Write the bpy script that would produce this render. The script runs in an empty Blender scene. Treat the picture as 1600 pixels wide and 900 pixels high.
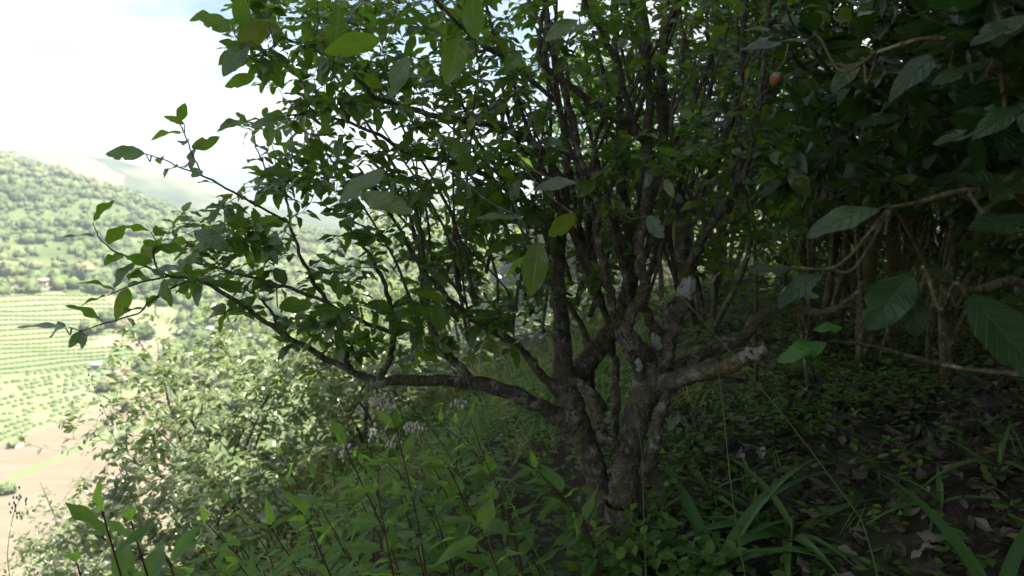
import bpy, math, random
import numpy as np
from mathutils import Vector, Matrix, Quaternion, noise as mnoise

# ------------------------------------------------------------------ camera, sky, sun, exposure
SC = bpy.context.scene
COL = SC.collection
random.seed(7)
rng = np.random.default_rng(11)

CAM_Z = 1.45
PITCH = math.radians(8.0)
FPX = 1600 * 24.0 / 36.0
cam_data = bpy.data.cameras.new("camera")
cam = bpy.data.objects.new("camera", cam_data)
COL.objects.link(cam)
cam.location = (0, 0, CAM_Z)
cam.rotation_euler = (math.pi / 2 - PITCH, 0, 0)
cam_data.lens = 24.0
cam_data.sensor_width = 36.0
cam_data.clip_start = 0.05
cam_data.clip_end = 20000
cam_data.dof.use_dof = True
cam_data.dof.focus_distance = 2.1
cam_data.dof.aperture_fstop = 3.2
SC.camera = cam

SUN_H = math.atan2(1.0, -0.22)          # azimuth from +Y towards +X
SUN_EL = math.radians(58)
SUN_DIR = Vector((math.sin(SUN_H) * math.cos(SUN_EL), math.cos(SUN_H) * math.cos(SUN_EL), math.sin(SUN_EL)))
world = bpy.data.worlds.new("World")
SC.world = world
world.use_nodes = True
wt = world.node_tree
wt.nodes.clear()
w_out = wt.nodes.new("ShaderNodeOutputWorld")
w_bg = wt.nodes.new("ShaderNodeBackground")
w_sky = wt.nodes.new("ShaderNodeTexSky")
w_sky.sky_type = 'NISHITA'
w_sky.sun_disc = False
w_sky.sun_elevation = SUN_EL
w_sky.sun_rotation = SUN_H
w_sky.altitude = 1200
w_sky.dust_density = 0.6
w_sky.air_density = 1.3
w_sky.ozone_density = 2.5
w_bg.inputs["Strength"].default_value = 0.05
w_tc = wt.nodes.new("ShaderNodeTexCoord")
w_map = wt.nodes.new("ShaderNodeMapping")
w_map.inputs["Scale"].default_value = (1.6, 1.6, 5.0)
w_map.inputs["Location"].default_value = (0.35, 0.2, 0.55)
w_noise = wt.nodes.new("ShaderNodeTexNoise")
w_noise.inputs["Scale"].default_value = 1.5
w_noise.inputs["Detail"].default_value = 7
w_noise.inputs["Roughness"].default_value = 0.55
w_ramp = wt.nodes.new("ShaderNodeValToRGB")
w_ramp.color_ramp.elements[0].position = 0.40
w_ramp.color_ramp.elements[1].position = 0.56
w_mix = wt.nodes.new("ShaderNodeMix")
w_mix.data_type = 'RGBA'
w_mix.inputs[7].default_value = (3.7, 3.75, 3.85, 1)     # sunlit cloud
wt.links.new(w_tc.outputs["Generated"], w_map.inputs["Vector"])
wt.links.new(w_map.outputs["Vector"], w_noise.inputs["Vector"])
wt.links.new(w_noise.outputs["Fac"], w_ramp.inputs["Fac"])
wt.links.new(w_ramp.outputs["Color"], w_mix.inputs[0])
w_hsv = wt.nodes.new("ShaderNodeHueSaturation")          # clear gaps between the clouds are darker and bluer
w_hsv.inputs["Value"].default_value = 0.6
w_hsv.inputs["Saturation"].default_value = 0.95
wt.links.new(w_sky.outputs["Color"], w_hsv.inputs["Color"])
wt.links.new(w_hsv.outputs["Color"], w_mix.inputs[6])
wt.links.new(w_mix.outputs[2], w_bg.inputs["Color"])
wt.links.new(w_bg.outputs["Background"], w_out.inputs["Surface"])

sun_data = bpy.data.lights.new("sun", 'SUN')
sun_data.energy = 3.8
sun_data.angle = math.radians(0.5)
sun_data.color = (1.0, 0.95, 0.86)
sun = bpy.data.objects.new("sun", sun_data)
COL.objects.link(sun)
sun.location = SUN_DIR * 50
sun.rotation_euler = SUN_DIR.to_track_quat('Z', 'Y').to_euler()

vs = SC.view_settings
vs.view_transform = 'Standard'
vs.look = 'None'
vs.gamma = 1.0
vs.use_curve_mapping = False
vs.exposure = 2.75

SC.render.engine = 'CYCLES'
cy = SC.cycles
cy.use_denoising = True
cy.max_bounces = 5
cy.diffuse_bounces = 3
cy.glossy_bounces = 2
cy.transmission_bounces = 4
cy.volume_bounces = 0
cy.transparent_max_bounces = 8
cy.caustics_reflective = False
cy.caustics_refractive = False
cy.use_adaptive_sampling = True
cy.adaptive_threshold = 0.025

# ------------------------------------------------------------------ helpers
CP, SP = math.cos(PITCH), math.sin(PITCH)


def ray(px, py):
    u = (px - 800) / FPX
    v = -(py - 450) / FPX
    return np.array((u, CP + v * SP, v * CP - SP))


def P(px, py, d):
    """point that stands d metres (view depth) in front of the camera"""
    return ray(px, py) * d + np.array((0, 0, CAM_Z))


def to_px(p):
    x, y, z = p[..., 0], p[..., 1], p[..., 2] - CAM_Z
    d = y * CP - z * SP
    return 800 + FPX * x / d, 450 - FPX * (y * SP + z * CP) / d, d


def nrm(v):
    return v / (np.linalg.norm(v, axis=-1, keepdims=True) + 1e-9)


def link(o, parent=None):
    COL.objects.link(o)
    if parent is not None:
        o.parent = parent
    return o


def tag(o, label=None, cat=None, group=None, kind=None):
    if label: o["label"] = label
    if cat: o["category"] = cat
    if group: o["group"] = group
    if kind: o["kind"] = kind
    return o


def empty(name, loc, parent=None):
    o = bpy.data.objects.new(name, None)
    o.empty_display_size = 0.1
    o.location = tuple(loc)
    return link(o, parent)


def mesh_np(name, verts, faces, mat=None, smooth=True, uv=None, rnd=None):
    """faces: (n,4) or (n,3) array, or list of arrays"""
    me = bpy.data.meshes.new(name)
    if not isinstance(faces, (list, tuple)):
        faces = [faces]
    faces = [np.asarray(f, dtype=np.int32) for f in faces if len(f)]
    loops = np.concatenate([f.ravel() for f in faces])
    sizes = np.concatenate([np.full(len(f), f.shape[1], dtype=np.int32) for f in faces])
    starts = np.concatenate([[0], np.cumsum(sizes)[:-1]]).astype(np.int32)
    me.vertices.add(len(verts))
    me.vertices.foreach_set("co", np.asarray(verts, dtype=np.float32).ravel())
    me.loops.add(len(loops))
    me.loops.foreach_set("vertex_index", loops)
    me.polygons.add(len(sizes))
    me.polygons.foreach_set("loop_start", starts)
    me.polygons.foreach_set("loop_total", sizes)
    if smooth:
        me.polygons.foreach_set("use_smooth", np.ones(len(sizes), dtype=bool))
    if uv is not None:
        l = me.uv_layers.new(name="UVMap")
        l.data.foreach_set("uv", np.asarray(uv, dtype=np.float32)[loops].ravel())
    if rnd is not None:
        a = me.attributes.new("rnd", 'FLOAT', 'POINT')
        a.data.foreach_set("value", np.asarray(rnd, dtype=np.float32))
    me.update(calc_edges=True)
    if mat: me.materials.append(mat)
    return me


def obj(name, me, parent=None, loc=None):
    o = bpy.data.objects.new(name, me)
    if loc is not None: o.location = tuple(loc)
    return link(o, parent)


def catmull(pts, n):
    """pts (k,c) -> smooth resample with n steps a span"""
    pts = np.asarray(pts, float)
    if len(pts) < 3:
        t = np.linspace(0, 1, n * (len(pts) - 1) + 1)[:, None]
        return pts[0] * (1 - t) + pts[-1] * t
    p = np.vstack([2 * pts[0] - pts[1], pts, 2 * pts[-1] - pts[-2]])
    out = []
    for i in range(1, len(p) - 2):
        t = np.linspace(0, 1, n, endpoint=False)[:, None]
        a, b, c, d = p[i - 1], p[i], p[i + 1], p[i + 2]
        out.append(0.5 * (2 * b + (c - a) * t + (2 * a - 5 * b + 4 * c - d) * t**2 + (3 * b - a - 3 * c + d) * t**3))
    out.append(p[-2][None])
    return np.vstack(out)


class Tubes:
    def __init__(self):
        self.v, self.f, self.n = [], [], 0

    def add(self, pts, rad, sides=8, bump=0.0, cap=True, seed=0):
        pts = np.asarray(pts, float)
        rad = np.asarray(rad, float)
        k = len(pts)
        tan = nrm(np.gradient(pts, axis=0))
        up = np.array((0.0, 1.0, 0.0)) if abs(tan[0][1]) < 0.8 else np.array((1.0, 0.0, 0.0))
        a = nrm(np.cross(tan[0], up))
        A = np.empty((k, 3))
        for i in range(k):
            a = a - tan[i] * np.dot(a, tan[i])
            a = a / (np.linalg.norm(a) + 1e-9)
            A[i] = a
        B = np.cross(tan, A)
        th = np.linspace(0, 2 * np.pi, sides, endpoint=False)
        r = rad[:, None] * np.ones((1, sides))
        if bump:
            r = r.copy()
            g = np.random.default_rng(seed + 5)
            ph = g.uniform(0, 6.28, 6)
            s = np.arange(k)[:, None]
            r *= 1 + bump * (np.sin(2 * th + ph[0] + s * 0.55) * 0.6 + np.sin(3 * th + ph[1] - s * 0.9) * 0.5
                             + np.sin(s * 1.7 + ph[2]) * 0.45 + g.normal(0, 0.45, r.shape))
        ring = pts[:, None] + r[..., None] * (np.cos(th)[None, :, None] * A[:, None] + np.sin(th)[None, :, None] * B[:, None])
        self.v.append(ring.reshape(-1, 3))
        i0 = self.n + np.arange(k - 1)[:, None] * sides + np.arange(sides)[None]
        j0 = self.n + np.arange(k - 1)[:, None] * sides + (np.arange(sides)[None] + 1) % sides
        self.f.append(np.stack([i0, j0, j0 + sides, i0 + sides], -1).reshape(-1, 4))
        self.n += k * sides
        if cap and sides % 2 == 0 and sides >= 4:
            e = self.n - sides
            q = [[e + i, e + i + 1, e + sides - 2 - i, e + sides - 1 - i] for i in range(sides // 2 - 1)]
            self.f.append(np.array(q))

    def mesh(self, name, mat):
        return mesh_np(name, np.vstack(self.v), self.f, mat)


# ------------------------------------------------------------------ materials
def new_mat(name):
    m = bpy.data.materials.new(name)
    m.use_nodes = True
    nt = m.node_tree
    nt.nodes.clear()
    out = nt.nodes.new("ShaderNodeOutputMaterial")
    return m, nt, out


def N(nt, t, **kw):
    n = nt.nodes.new(t)
    for k, v in kw.items():
        if k.startswith("i_"):
            n.inputs[k[2:].replace("_", " ")].default_value = v
        else:
            setattr(n, k, v)
    return n


def ramp(nt, fac, stops):
    r = nt.nodes.new("ShaderNodeValToRGB")
    el = r.color_ramp.elements
    while len(el) < len(stops): el.new(0.5)
    for e, (p, c) in zip(el, stops):
        e.position = p
        e.color = (*c, 1) if len(c) == 3 else c
    nt.links.new(fac, r.inputs["Fac"])
    return r.outputs["Color"]


def math_n(nt, op, a, b=None, clamp=False):
    n = nt.nodes.new("ShaderNodeMath")
    n.operation = op
    n.use_clamp = clamp
    for i, x in enumerate((a, b)):
        if x is None: continue
        if isinstance(x, (int, float)): n.inputs[i].default_value = x
        else: nt.links.new(x, n.inputs[i])
    return n.outputs[0]


def mixc(nt, fac, a, b, blend='MIX'):
    n = nt.nodes.new("ShaderNodeMix")
    n.data_type = 'RGBA'
    n.blend_type = blend
    for i, x in ((0, fac), (6, a), (7, b)):
        if isinstance(x, (int, float)): n.inputs[i].default_value = x
        elif isinstance(x, tuple): n.inputs[i].default_value = (*x, 1)
        else: nt.links.new(x, n.inputs[i])
    return n.outputs[2]


def leaf_mat(name, stops, trans, tfac=0.35, rough=0.38, veins=7.0, vein_amt=0.5, bump=0.35, spots=0.5, spec=0.5):
    m, nt, out = new_mat(name)
    L = nt.links.new
    at = N(nt, "ShaderNodeAttribute", attribute_name="rnd")
    oi = N(nt, "ShaderNodeObjectInfo")
    r = math_n(nt, 'FRACT', math_n(nt, 'ADD', at.outputs["Fac"], oi.outputs["Random"]))
    base = ramp(nt, r, stops)
    r2 = math_n(nt, 'FRACT', math_n(nt, 'MULTIPLY', r, 7.31))
    uv = N(nt, "ShaderNodeUVMap")
    sep = N(nt, "ShaderNodeSeparateXYZ")
    L(uv.outputs["UV"], sep.inputs[0])
    au = math_n(nt, 'ABSOLUTE', math_n(nt, 'SUBTRACT', sep.outputs["X"], 0.5))
    # lateral veins run forward from the midrib
    w = math_n(nt, 'FRACT', math_n(nt, 'MULTIPLY', math_n(nt, 'SUBTRACT', sep.outputs["Y"], math_n(nt, 'MULTIPLY', au, 0.45)), veins))
    lat = math_n(nt, 'SUBTRACT', 1.0, math_n(nt, 'MULTIPLY', math_n(nt, 'ABSOLUTE', math_n(nt, 'SUBTRACT', w, 0.5)), 9.0), True)
    mid = math_n(nt, 'SUBTRACT', 1.0, math_n(nt, 'MULTIPLY', au, 28.0), True)
    vein = math_n(nt, 'MAXIMUM', math_n(nt, 'MULTIPLY', lat, 0.55), mid)
    # mottling and brown blotches
    tc = N(nt, "ShaderNodeCombineXYZ")
    L(sep.outputs["X"], tc.inputs[0]); L(sep.outputs["Y"], tc.inputs[1])
    L(math_n(nt, 'MULTIPLY', r, 97.0), tc.inputs[2])
    nz = N(nt, "ShaderNodeTexNoise", i_Scale=3.2, i_Detail=3.0)
    L(tc.outputs[0], nz.inputs["Vector"])
    col = mixc(nt, math_n(nt, 'MULTIPLY', vein, vein_amt), base, mixc(nt, 0.5, base, (0.28, 0.36, 0.12)))
    blot = math_n(nt, 'MULTIPLY', math_n(nt, 'GREATER_THAN', nz.outputs["Fac"], 0.68), math_n(nt, 'MULTIPLY', math_n(nt, 'GREATER_THAN', r2, 0.55), spots))
    col = mixc(nt, blot, col, (0.10, 0.055, 0.02))
    hsv = N(nt, "ShaderNodeHueSaturation")
    L(col, hsv.inputs["Color"])
    L(math_n(nt, 'ADD', 0.7, math_n(nt, 'MULTIPLY', nz.outputs["Fac"], 0.6)), hsv.inputs["Value"])
    col = hsv.outputs["Color"]
    bp = N(nt, "ShaderNodeBump", i_Strength=bump, i_Distance=0.004)
    ht = math_n(nt, 'ADD', math_n(nt, 'MULTIPLY', vein, -0.8), math_n(nt, 'MULTIPLY', nz.outputs["Fac"], 0.6))
    L(ht, bp.inputs["Height"])
    pr = N(nt, "ShaderNodeBsdfPrincipled", i_Roughness=rough)
    pr.inputs["Specular IOR Level"].default_value = spec
    L(col, pr.inputs["Base Color"]); L(bp.outputs["Normal"], pr.inputs["Normal"])
    tr = N(nt, "ShaderNodeBsdfTranslucent")
    tcol = mixc(nt, 0.55, mixc(nt, 1.0, col, (2.6, 2.9, 1.4), 'MULTIPLY'), trans)
    tcol = mixc(nt, math_n(nt, 'MULTIPLY', vein, 0.35), tcol, (0.05, 0.09, 0.015))
    tcol = mixc(nt, blot, tcol, (0.09, 0.04, 0.01))
    L(tcol, tr.inputs["Color"]); L(bp.outputs["Normal"], tr.inputs["Normal"])
    mx = N(nt, "ShaderNodeMixShader")
    mx.inputs[0].default_value = tfac
    L(pr.outputs[0], mx.inputs[1]); L(tr.outputs[0], mx.inputs[2])
    L(mx.outputs[0], out.inputs["Surface"])
    return m


M_TEA = leaf_mat("tea_leaf", [(0, (0.020, 0.048, 0.012)), (0.35, (0.038, 0.082, 0.017)), (0.78, (0.07, 0.125, 0.022)), (0.96, (0.105, 0.145, 0.022)), (1, (0.16, 0.15, 0.03))],
                 (0.23, 0.42, 0.03), 0.44, 0.27, vein_amt=0.8, spec=0.8)
M_TEA_NEAR_SHADED = leaf_mat("near_tea_leaf_shaded", [(0, (0.014, 0.036, 0.014)), (0.6, (0.022, 0.052, 0.018)), (1, (0.035, 0.07, 0.02))],
                     (0.08, 0.18, 0.02), 0.22, 0.36, vein_amt=0.45, bump=0.9, spec=0.3)  # near right leaves: shade put into darker colour and lower gloss
M_TEA_SHADED = leaf_mat("tea_leaf_shaded", [(0, (0.014, 0.034, 0.012)), (0.5, (0.024, 0.054, 0.016)), (0.9, (0.04, 0.08, 0.02)), (1, (0.09, 0.095, 0.02))],
                      (0.12, 0.24, 0.02), 0.28, 0.30, spec=0.6)  # darker copy of the tea leaf, shade of the bank painted in
M_TEA_SUN = leaf_mat("tea_leaf_sunlit", [(0, (0.07, 0.105, 0.05)), (0.5, (0.135, 0.17, 0.09)), (0.85, (0.19, 0.21, 0.125)), (1, (0.24, 0.23, 0.15))],
                     (0.34, 0.45, 0.15), 0.40, 0.26, bump=0.2, spec=0.8)  # paler copy of the tea leaf, sunlight painted into its colours
M_HERB = leaf_mat("herb_leaf", [(0, (0.07, 0.14, 0.04)), (0.5, (0.10, 0.185, 0.05)), (0.85, (0.135, 0.22, 0.055)), (1, (0.17, 0.24, 0.06))],
                  (0.30, 0.54, 0.06), 0.54, 0.42, veins=6, bump=0.3, spots=0.25, spec=0.35)
M_GRASS = leaf_mat("grass_blade", [(0, (0.04, 0.10, 0.03)), (0.6, (0.06, 0.14, 0.035)), (1, (0.10, 0.16, 0.045))],
                   (0.18, 0.38, 0.05), 0.4, 0.45, veins=0.0, vein_amt=0.4, bump=0.1, spots=0.1, spec=0.4)
M_COVER = leaf_mat("ground_cover_leaf", [(0, (0.045, 0.10, 0.02)), (0.6, (0.075, 0.15, 0.03)), (0.9, (0.12, 0.17, 0.04)), (1, (0.22, 0.19, 0.09))],
                   (0.17, 0.36, 0.04), 0.4, 0.5, veins=5, bump=0.1, spots=0.2, spec=0.3)
M_DRYGRASS = leaf_mat("dry_grass_blade", [(0, (0.10, 0.15, 0.04)), (0.5, (0.19, 0.19, 0.075)), (1, (0.30, 0.25, 0.13))],
                      (0.35, 0.34, 0.12), 0.4, 0.55, veins=0.0, vein_amt=0.2, bump=0.05, spots=0.0, spec=0.3)
M_YOUNG = leaf_mat("young_leaf", [(0, (0.045, 0.14, 0.022)), (1, (0.06, 0.17, 0.026))], (0.20, 0.44, 0.04), 0.42, 0.4, spots=0.2)
M_LITTER = leaf_mat("dead_leaf", [(0, (0.03, 0.022, 0.015)), (0.5, (0.062, 0.047, 0.034)), (0.85, (0.11, 0.088, 0.066)), (1, (0.19, 0.165, 0.13))],
                    (0.12, 0.07, 0.03), 0.08, 0.6, veins=6, vein_amt=0.3, bump=0.7, spots=0.6, spec=0.35)


def bark_mat(name, dark, light, lichen, moss_amt=0.5, lichen_amt=0.5, scale=1.0):
    m, nt, out = new_mat(name)
    L = nt.links.new
    tc = N(nt, "ShaderNodeTexCoord")
    n1 = N(nt, "ShaderNodeTexNoise", i_Scale=26.0 * scale, i_Detail=8.0, i_Roughness=0.65)
    n2 = N(nt, "ShaderNodeTexNoise", i_Scale=22.0 * scale, i_Detail=7.0, i_Roughness=0.7)
    n3 = N(nt, "ShaderNodeTexNoise", i_Scale=5.0 * scale, i_Detail=6.0, i_Roughness=0.6)
    v1 = N(nt, "ShaderNodeTexVoronoi", i_Scale=85.0 * scale)
    for n in (n1, n2, n3, v1): L(tc.outputs["Object"], n.inputs["Vector"])
    col = ramp(nt, n1.outputs["Fac"], [(0.3, dark), (0.7, light)])
    li = ramp(nt, n2.outputs["Fac"], [(0.57 - 0.1 * lichen_amt, (0, 0, 0)), (0.70 - 0.1 * lichen_amt, (1, 1, 1))])
    col = mixc(nt, math_n(nt, 'MULTIPLY', li, 0.8), col, lichen)
    mo = ramp(nt, n3.outputs["Fac"], [(0.60 - 0.12 * moss_amt, (0, 0, 0)), (0.72 - 0.12 * moss_amt, (1, 1, 1))])
    col = mixc(nt, math_n(nt, 'MULTIPLY', mo, 0.75), col, (0.075, 0.07, 0.02))
    h = math_n(nt, 'ADD', n1.outputs["Fac"], math_n(nt, 'MULTIPLY', v1.outputs["Distance"], 0.5))
    bp = N(nt, "ShaderNodeBump", i_Strength=1.0, i_Distance=0.015)
    L(h, bp.inputs["Height"])
    pr = N(nt, "ShaderNodeBsdfPrincipled", i_Roughness=0.85)
    pr.inputs["Specular IOR Level"].default_value = 0.25
    L(col, pr.inputs["Base Color"]); L(bp.outputs["Normal"], pr.inputs["Normal"])
    L(pr.outputs[0], out.inputs["Surface"])
    return m


M_BARK = bark_mat("tea_bark", (0.022, 0.018, 0.013), (0.14, 0.12, 0.092), (0.29, 0.285, 0.235), 0.8, 0.45)
M_BARK_MOSS = bark_mat("mossy_bark", (0.025, 0.021, 0.012), (0.14, 0.12, 0.07), (0.27, 0.28, 0.19), 0.85, 0.4)
M_TWIG = bark_mat("twig_bark", (0.06, 0.048, 0.038), (0.17, 0.15, 0.125), (0.27, 0.26, 0.23), 0.15, 0.35, 2.0)


def simple_mat(name, c1, c2, scale=20.0, rough=0.7, bump=0.3, detail=5.0, coord="Object"):
    m, nt, out = new_mat(name)
    L = nt.links.new
    tc = N(nt, "ShaderNodeTexCoord")
    n1 = N(nt, "ShaderNodeTexNoise", i_Scale=scale, i_Detail=detail, i_Roughness=0.6)
    L(tc.outputs[coord], n1.inputs["Vector"])
    col = ramp(nt, n1.outputs["Fac"], [(0.3, c1), (0.7, c2)])
    bp = N(nt, "ShaderNodeBump", i_Strength=bump, i_Distance=0.01)
    L(n1.outputs["Fac"], bp.inputs["Height"])
    pr = N(nt, "ShaderNodeBsdfPrincipled", i_Roughness=rough)
    pr.inputs["Specular IOR Level"].default_value = 0.3
    L(col, pr.inputs["Base Color"]); L(bp.outputs["Normal"], pr.inputs["Normal"])
    L(pr.outputs[0], out.inputs["Surface"])
    return m


M_LICHEN = simple_mat("white_lichen", (0.20, 0.22, 0.20), (0.32, 0.345, 0.31), 30, 0.95, 0.25)
M_STEM = simple_mat("herb_stem", (0.05, 0.022, 0.016), (0.10, 0.05, 0.03), 15, 0.55, 0.1)
M_GSTEM = simple_mat("green_stem", (0.08, 0.13, 0.03), (0.13, 0.19, 0.05), 15, 0.55, 0.1)
M_CUT = simple_mat("cut_wood", (0.08, 0.068, 0.052), (0.30, 0.28, 0.235), 55, 0.9, 1.0)
M_FLOWER = simple_mat("dry_flower_head", (0.34, 0.32, 0.25), (0.55, 0.53, 0.44), 60, 0.9, 0.3)
M_CAPSULE = simple_mat("seed_capsule", (0.10, 0.04, 0.012), (0.18, 0.085, 0.025), 40, 0.6, 0.3)
M_PETAL = simple_mat("capsule_husk", (0.14, 0.09, 0.05), (0.22, 0.15, 0.085), 40, 0.6, 0.3)


# ------------------------------------------------------------------ terrain
def interp(x, xs, ys):
    return np.interp(x, xs, ys)


_GX = [-600, -90, -4.0, -2.2, -0.5, 1.3, 2.2, 5.0, 7.5, 14, 30, 120]
_GZ = [-330, -85, -2.55, -1.1, -0.06, 0.50, 0.62, 0.86, 1.4, 4.6, 13, 40]
_PY = [0, 95, 145, 180, 215, 275, 370, 480, 540, 700, 1000, 5000]
_PZ = [-55, -55.5, -57.6, -57.2, -51.7, -36, -8.8, 31.5, 36, 16, -40, -60]
_FT = [-3, -0.8, -0.62, -0.5, -0.35, -0.2, 0.0, 3]
_FF = [1.0, 1.0, 0.73, 0.47, 0.34, 0.20, 0.10, 0.05]


def wob(x, y, s):
    return np.sin(x / s * 2.1 + 1.3) * np.cos(y / s * 1.7 + 0.4) + 0.5 * np.sin(x / s * 4.3 - y / s * 3.1)


def H(x, y):
    x = np.asarray(x, float); y = np.asarray(y, float)
    near = interp(x, _GX, _GZ)
    k = np.clip((4.0 - x) / 5.0, 0.12, 1.0)
    near = near - k * (0.10 * np.clip(y - 3.0, 0, 5) + 0.42 * np.clip(y - 8.0, 0, None))
    near = near + 0.035 * wob(x, y, 1.1) + 0.02 * wob(x + 3, y - 2, 0.37)
    yy = np.maximum(y, 1.0)
    t = x / yy
    prof = interp(yy, _PY, _PZ)
    hill = -58 + interp(t, _FT, _FF) * (prof + 58) + np.clip(yy / 220 - 0.9, 0, 1.6) * wob(x, y, 46) * 1.5
    hill = np.where(y < 40, -58, hill)
    return np.maximum(near, hill)


def ground_hit(px, py, dmax=900):
    r = ray(px, py)
    d = 0.4
    prev = d
    while d < dmax:
        p = r * d
        if p[2] + CAM_Z < H(p[0], p[1]):
            lo, hi = prev, d
            for _ in range(24):
                m = 0.5 * (lo + hi)
                q = r * m
                if q[2] + CAM_Z < H(q[0], q[1]): hi = m
                else: lo = m
            q = r * hi
            return np.array((q[0], q[1], float(H(q[0], q[1]))))
        prev = d
        d *= 1.02
    return None


def on_ground(x, y, dz=0.0):
    return np.array((x, y, float(H(x, y)) + dz))


def ground_material():
    m, nt, out = new_mat("soil_and_slopes")
    L = nt.links.new
    tc = N(nt, "ShaderNodeTexCoord")
    n1 = N(nt, "ShaderNodeTexNoise", i_Scale=9.0, i_Detail=9.0, i_Roughness=0.7)
    n2 = N(nt, "ShaderNodeTexNoise", i_Scale=1.3, i_Detail=4.0)
    for n in (n1, n2): L(tc.outputs["Object"], n.inputs["Vector"])
    soil = ramp(nt, n1.outputs["Fac"], [(0.3, (0.022, 0.016, 0.011)), (0.55, (0.045, 0.034, 0.024)), (0.75, (0.085, 0.066, 0.048))])
    green = ramp(nt, n1.outputs["Fac"], [(0.3, (0.03, 0.045, 0.015)), (0.7, (0.07, 0.10, 0.035))])
    col = mixc(nt, ramp(nt, n2.outputs["Fac"], [(0.45, (0, 0, 0)), (0.6, (0.6, 0.6, 0.6))]), soil, green)
    bp = N(nt, "ShaderNodeBump", i_Strength=0.8, i_Distance=0.03)
    L(n1.outputs["Fac"], bp.inputs["Height"])
    pr = N(nt, "ShaderNodeBsdfPrincipled", i_Roughness=0.9)
    pr.inputs["Specular IOR Level"].default_value = 0.2
    L(col, pr.inputs["Base Color"]); L(bp.outputs["Normal"], pr.inputs["Normal"])
    L(pr.outputs[0], out.inputs["Surface"])
    return m


def zone_mat(name, stops, scale, detail=6.0, stretch=(1, 1, 1)):
    m, nt, out = new_mat(name)
    L = nt.links.new
    tc = N(nt, "ShaderNodeTexCoord")
    mp = N(nt, "ShaderNodeMapping")
    mp.inputs["Scale"].default_value = stretch
    L(tc.outputs["Object"], mp.inputs["Vector"])
    n1 = N(nt, "ShaderNodeTexNoise", i_Scale=scale, i_Detail=detail, i_Roughness=0.6)
    L(mp.outputs[0], n1.inputs["Vector"])
    col = ramp(nt, n1.outputs["Fac"], stops)
    pr = N(nt, "ShaderNodeBsdfPrincipled", i_Roughness=0.95)
    pr.inputs["Specular IOR Level"].default_value = 0.1
    L(col, pr.inputs["Base Color"])
    L(pr.outputs[0], out.inputs["Surface"])
    return m


M_SOIL = ground_material()
M_SAND = zone_mat("bare_field", [(0.3, (0.13, 0.105, 0.074)), (0.7, (0.165, 0.137, 0.10))], 0.12, stretch=(0.6, 2.4, 1))
M_FIELD = zone_mat("tea_field_grass", [(0.3, (0.11, 0.125, 0.068)), (0.55, (0.145, 0.153, 0.085)), (0.75, (0.175, 0.167, 0.105))], 0.06, stretch=(0.5, 2.5, 1))
M_STRIP = zone_mat("green_field_strip", [(0.3, (0.10, 0.13, 0.06)), (0.7, (0.125, 0.15, 0.07))], 0.2)
M_SLOPE = zone_mat("wooded_slope", [(0.3, (0.05, 0.072, 0.028)), (0.55, (0.085, 0.11, 0.042)), (0.75, (0.14, 0.14, 0.07))], 0.05)
M_FARHILL = None


def zone(x, y):
    """0 soil, 1 sand, 2 tea field, 3 strip, 4 wooded slope"""
    t = x / max(y, 1.0)
    if y < 60: return 0
    edge = 151 + (t + 0.8) * 165
    right = -0.555 + 0.0006 * (y - 160)
    if y < edge:
        if t > -0.52: return 4
        e2 = 129 + (t + 0.8) * 165
        if e2 - 2.5 < y + 1.2 * math.sin(x * 0.4) < e2 + 2.5: return 3
        return 1
    if y < 262 + 22 * math.sin(x * 0.03) and t < right: return 2
    return 4


def build_ground():
    n_az = 420
    rr = np.concatenate([np.linspace(0.25, 12, 110), np.geomspace(12.3, 95, 60), np.geomspace(96.5, 330, 170), np.geomspace(335, 1400, 60)])
    az = np.concatenate([np.linspace(-60, 60, 430), np.linspace(60, 300, 121)[1:-1]]) * math.pi / 180
    n_az = len(az)
    R, A = np.meshgrid(rr, az, indexing='ij')
    X, Y = R * np.sin(A), R * np.cos(A)
    Z = H(X, Y)
    near = R < 12
    Z = Z + np.where(near, 0.012 * np.sin(X * 31 + 2 * np.sin(Y * 23)) * np.cos(Y * 27), 0)
    v = np.stack([X, Y, Z], -1).reshape(-1, 3)
    c = np.array([[0, 0, float(H(0.0, 0.0))]])
    i = np.arange(len(rr) - 1)[:, None] * n_az
    j = np.arange(n_az)[None]
    jn = (j + 1) % n_az
    q = np.stack([i + j, i + n_az + j, i + n_az + jn, i + jn], -1).reshape(-1, 4)
    q = q[:, ::-1]
    v = np.vstack([v, c])
    tri = np.stack([np.full(n_az, len(v) - 1), (np.arange(n_az) + 1) % n_az, np.arange(n_az)], -1)
    me = mesh_np("ground", v, [q, tri])
    for m in (M_SOIL, M_SAND, M_FIELD, M_STRIP, M_SLOPE): me.materials.append(m)
    cen = v[q].mean(1)
    idx = np.zeros(len(q) + len(tri), dtype=np.int32)
    idx[:len(q)] = [zone(a, b) for a, b in cen[:, :2]]
    me.polygons.foreach_set("material_index", idx)
    o = obj("ground", me)
    tag(o, kind="structure")
    return o


GROUND = build_ground()


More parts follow.
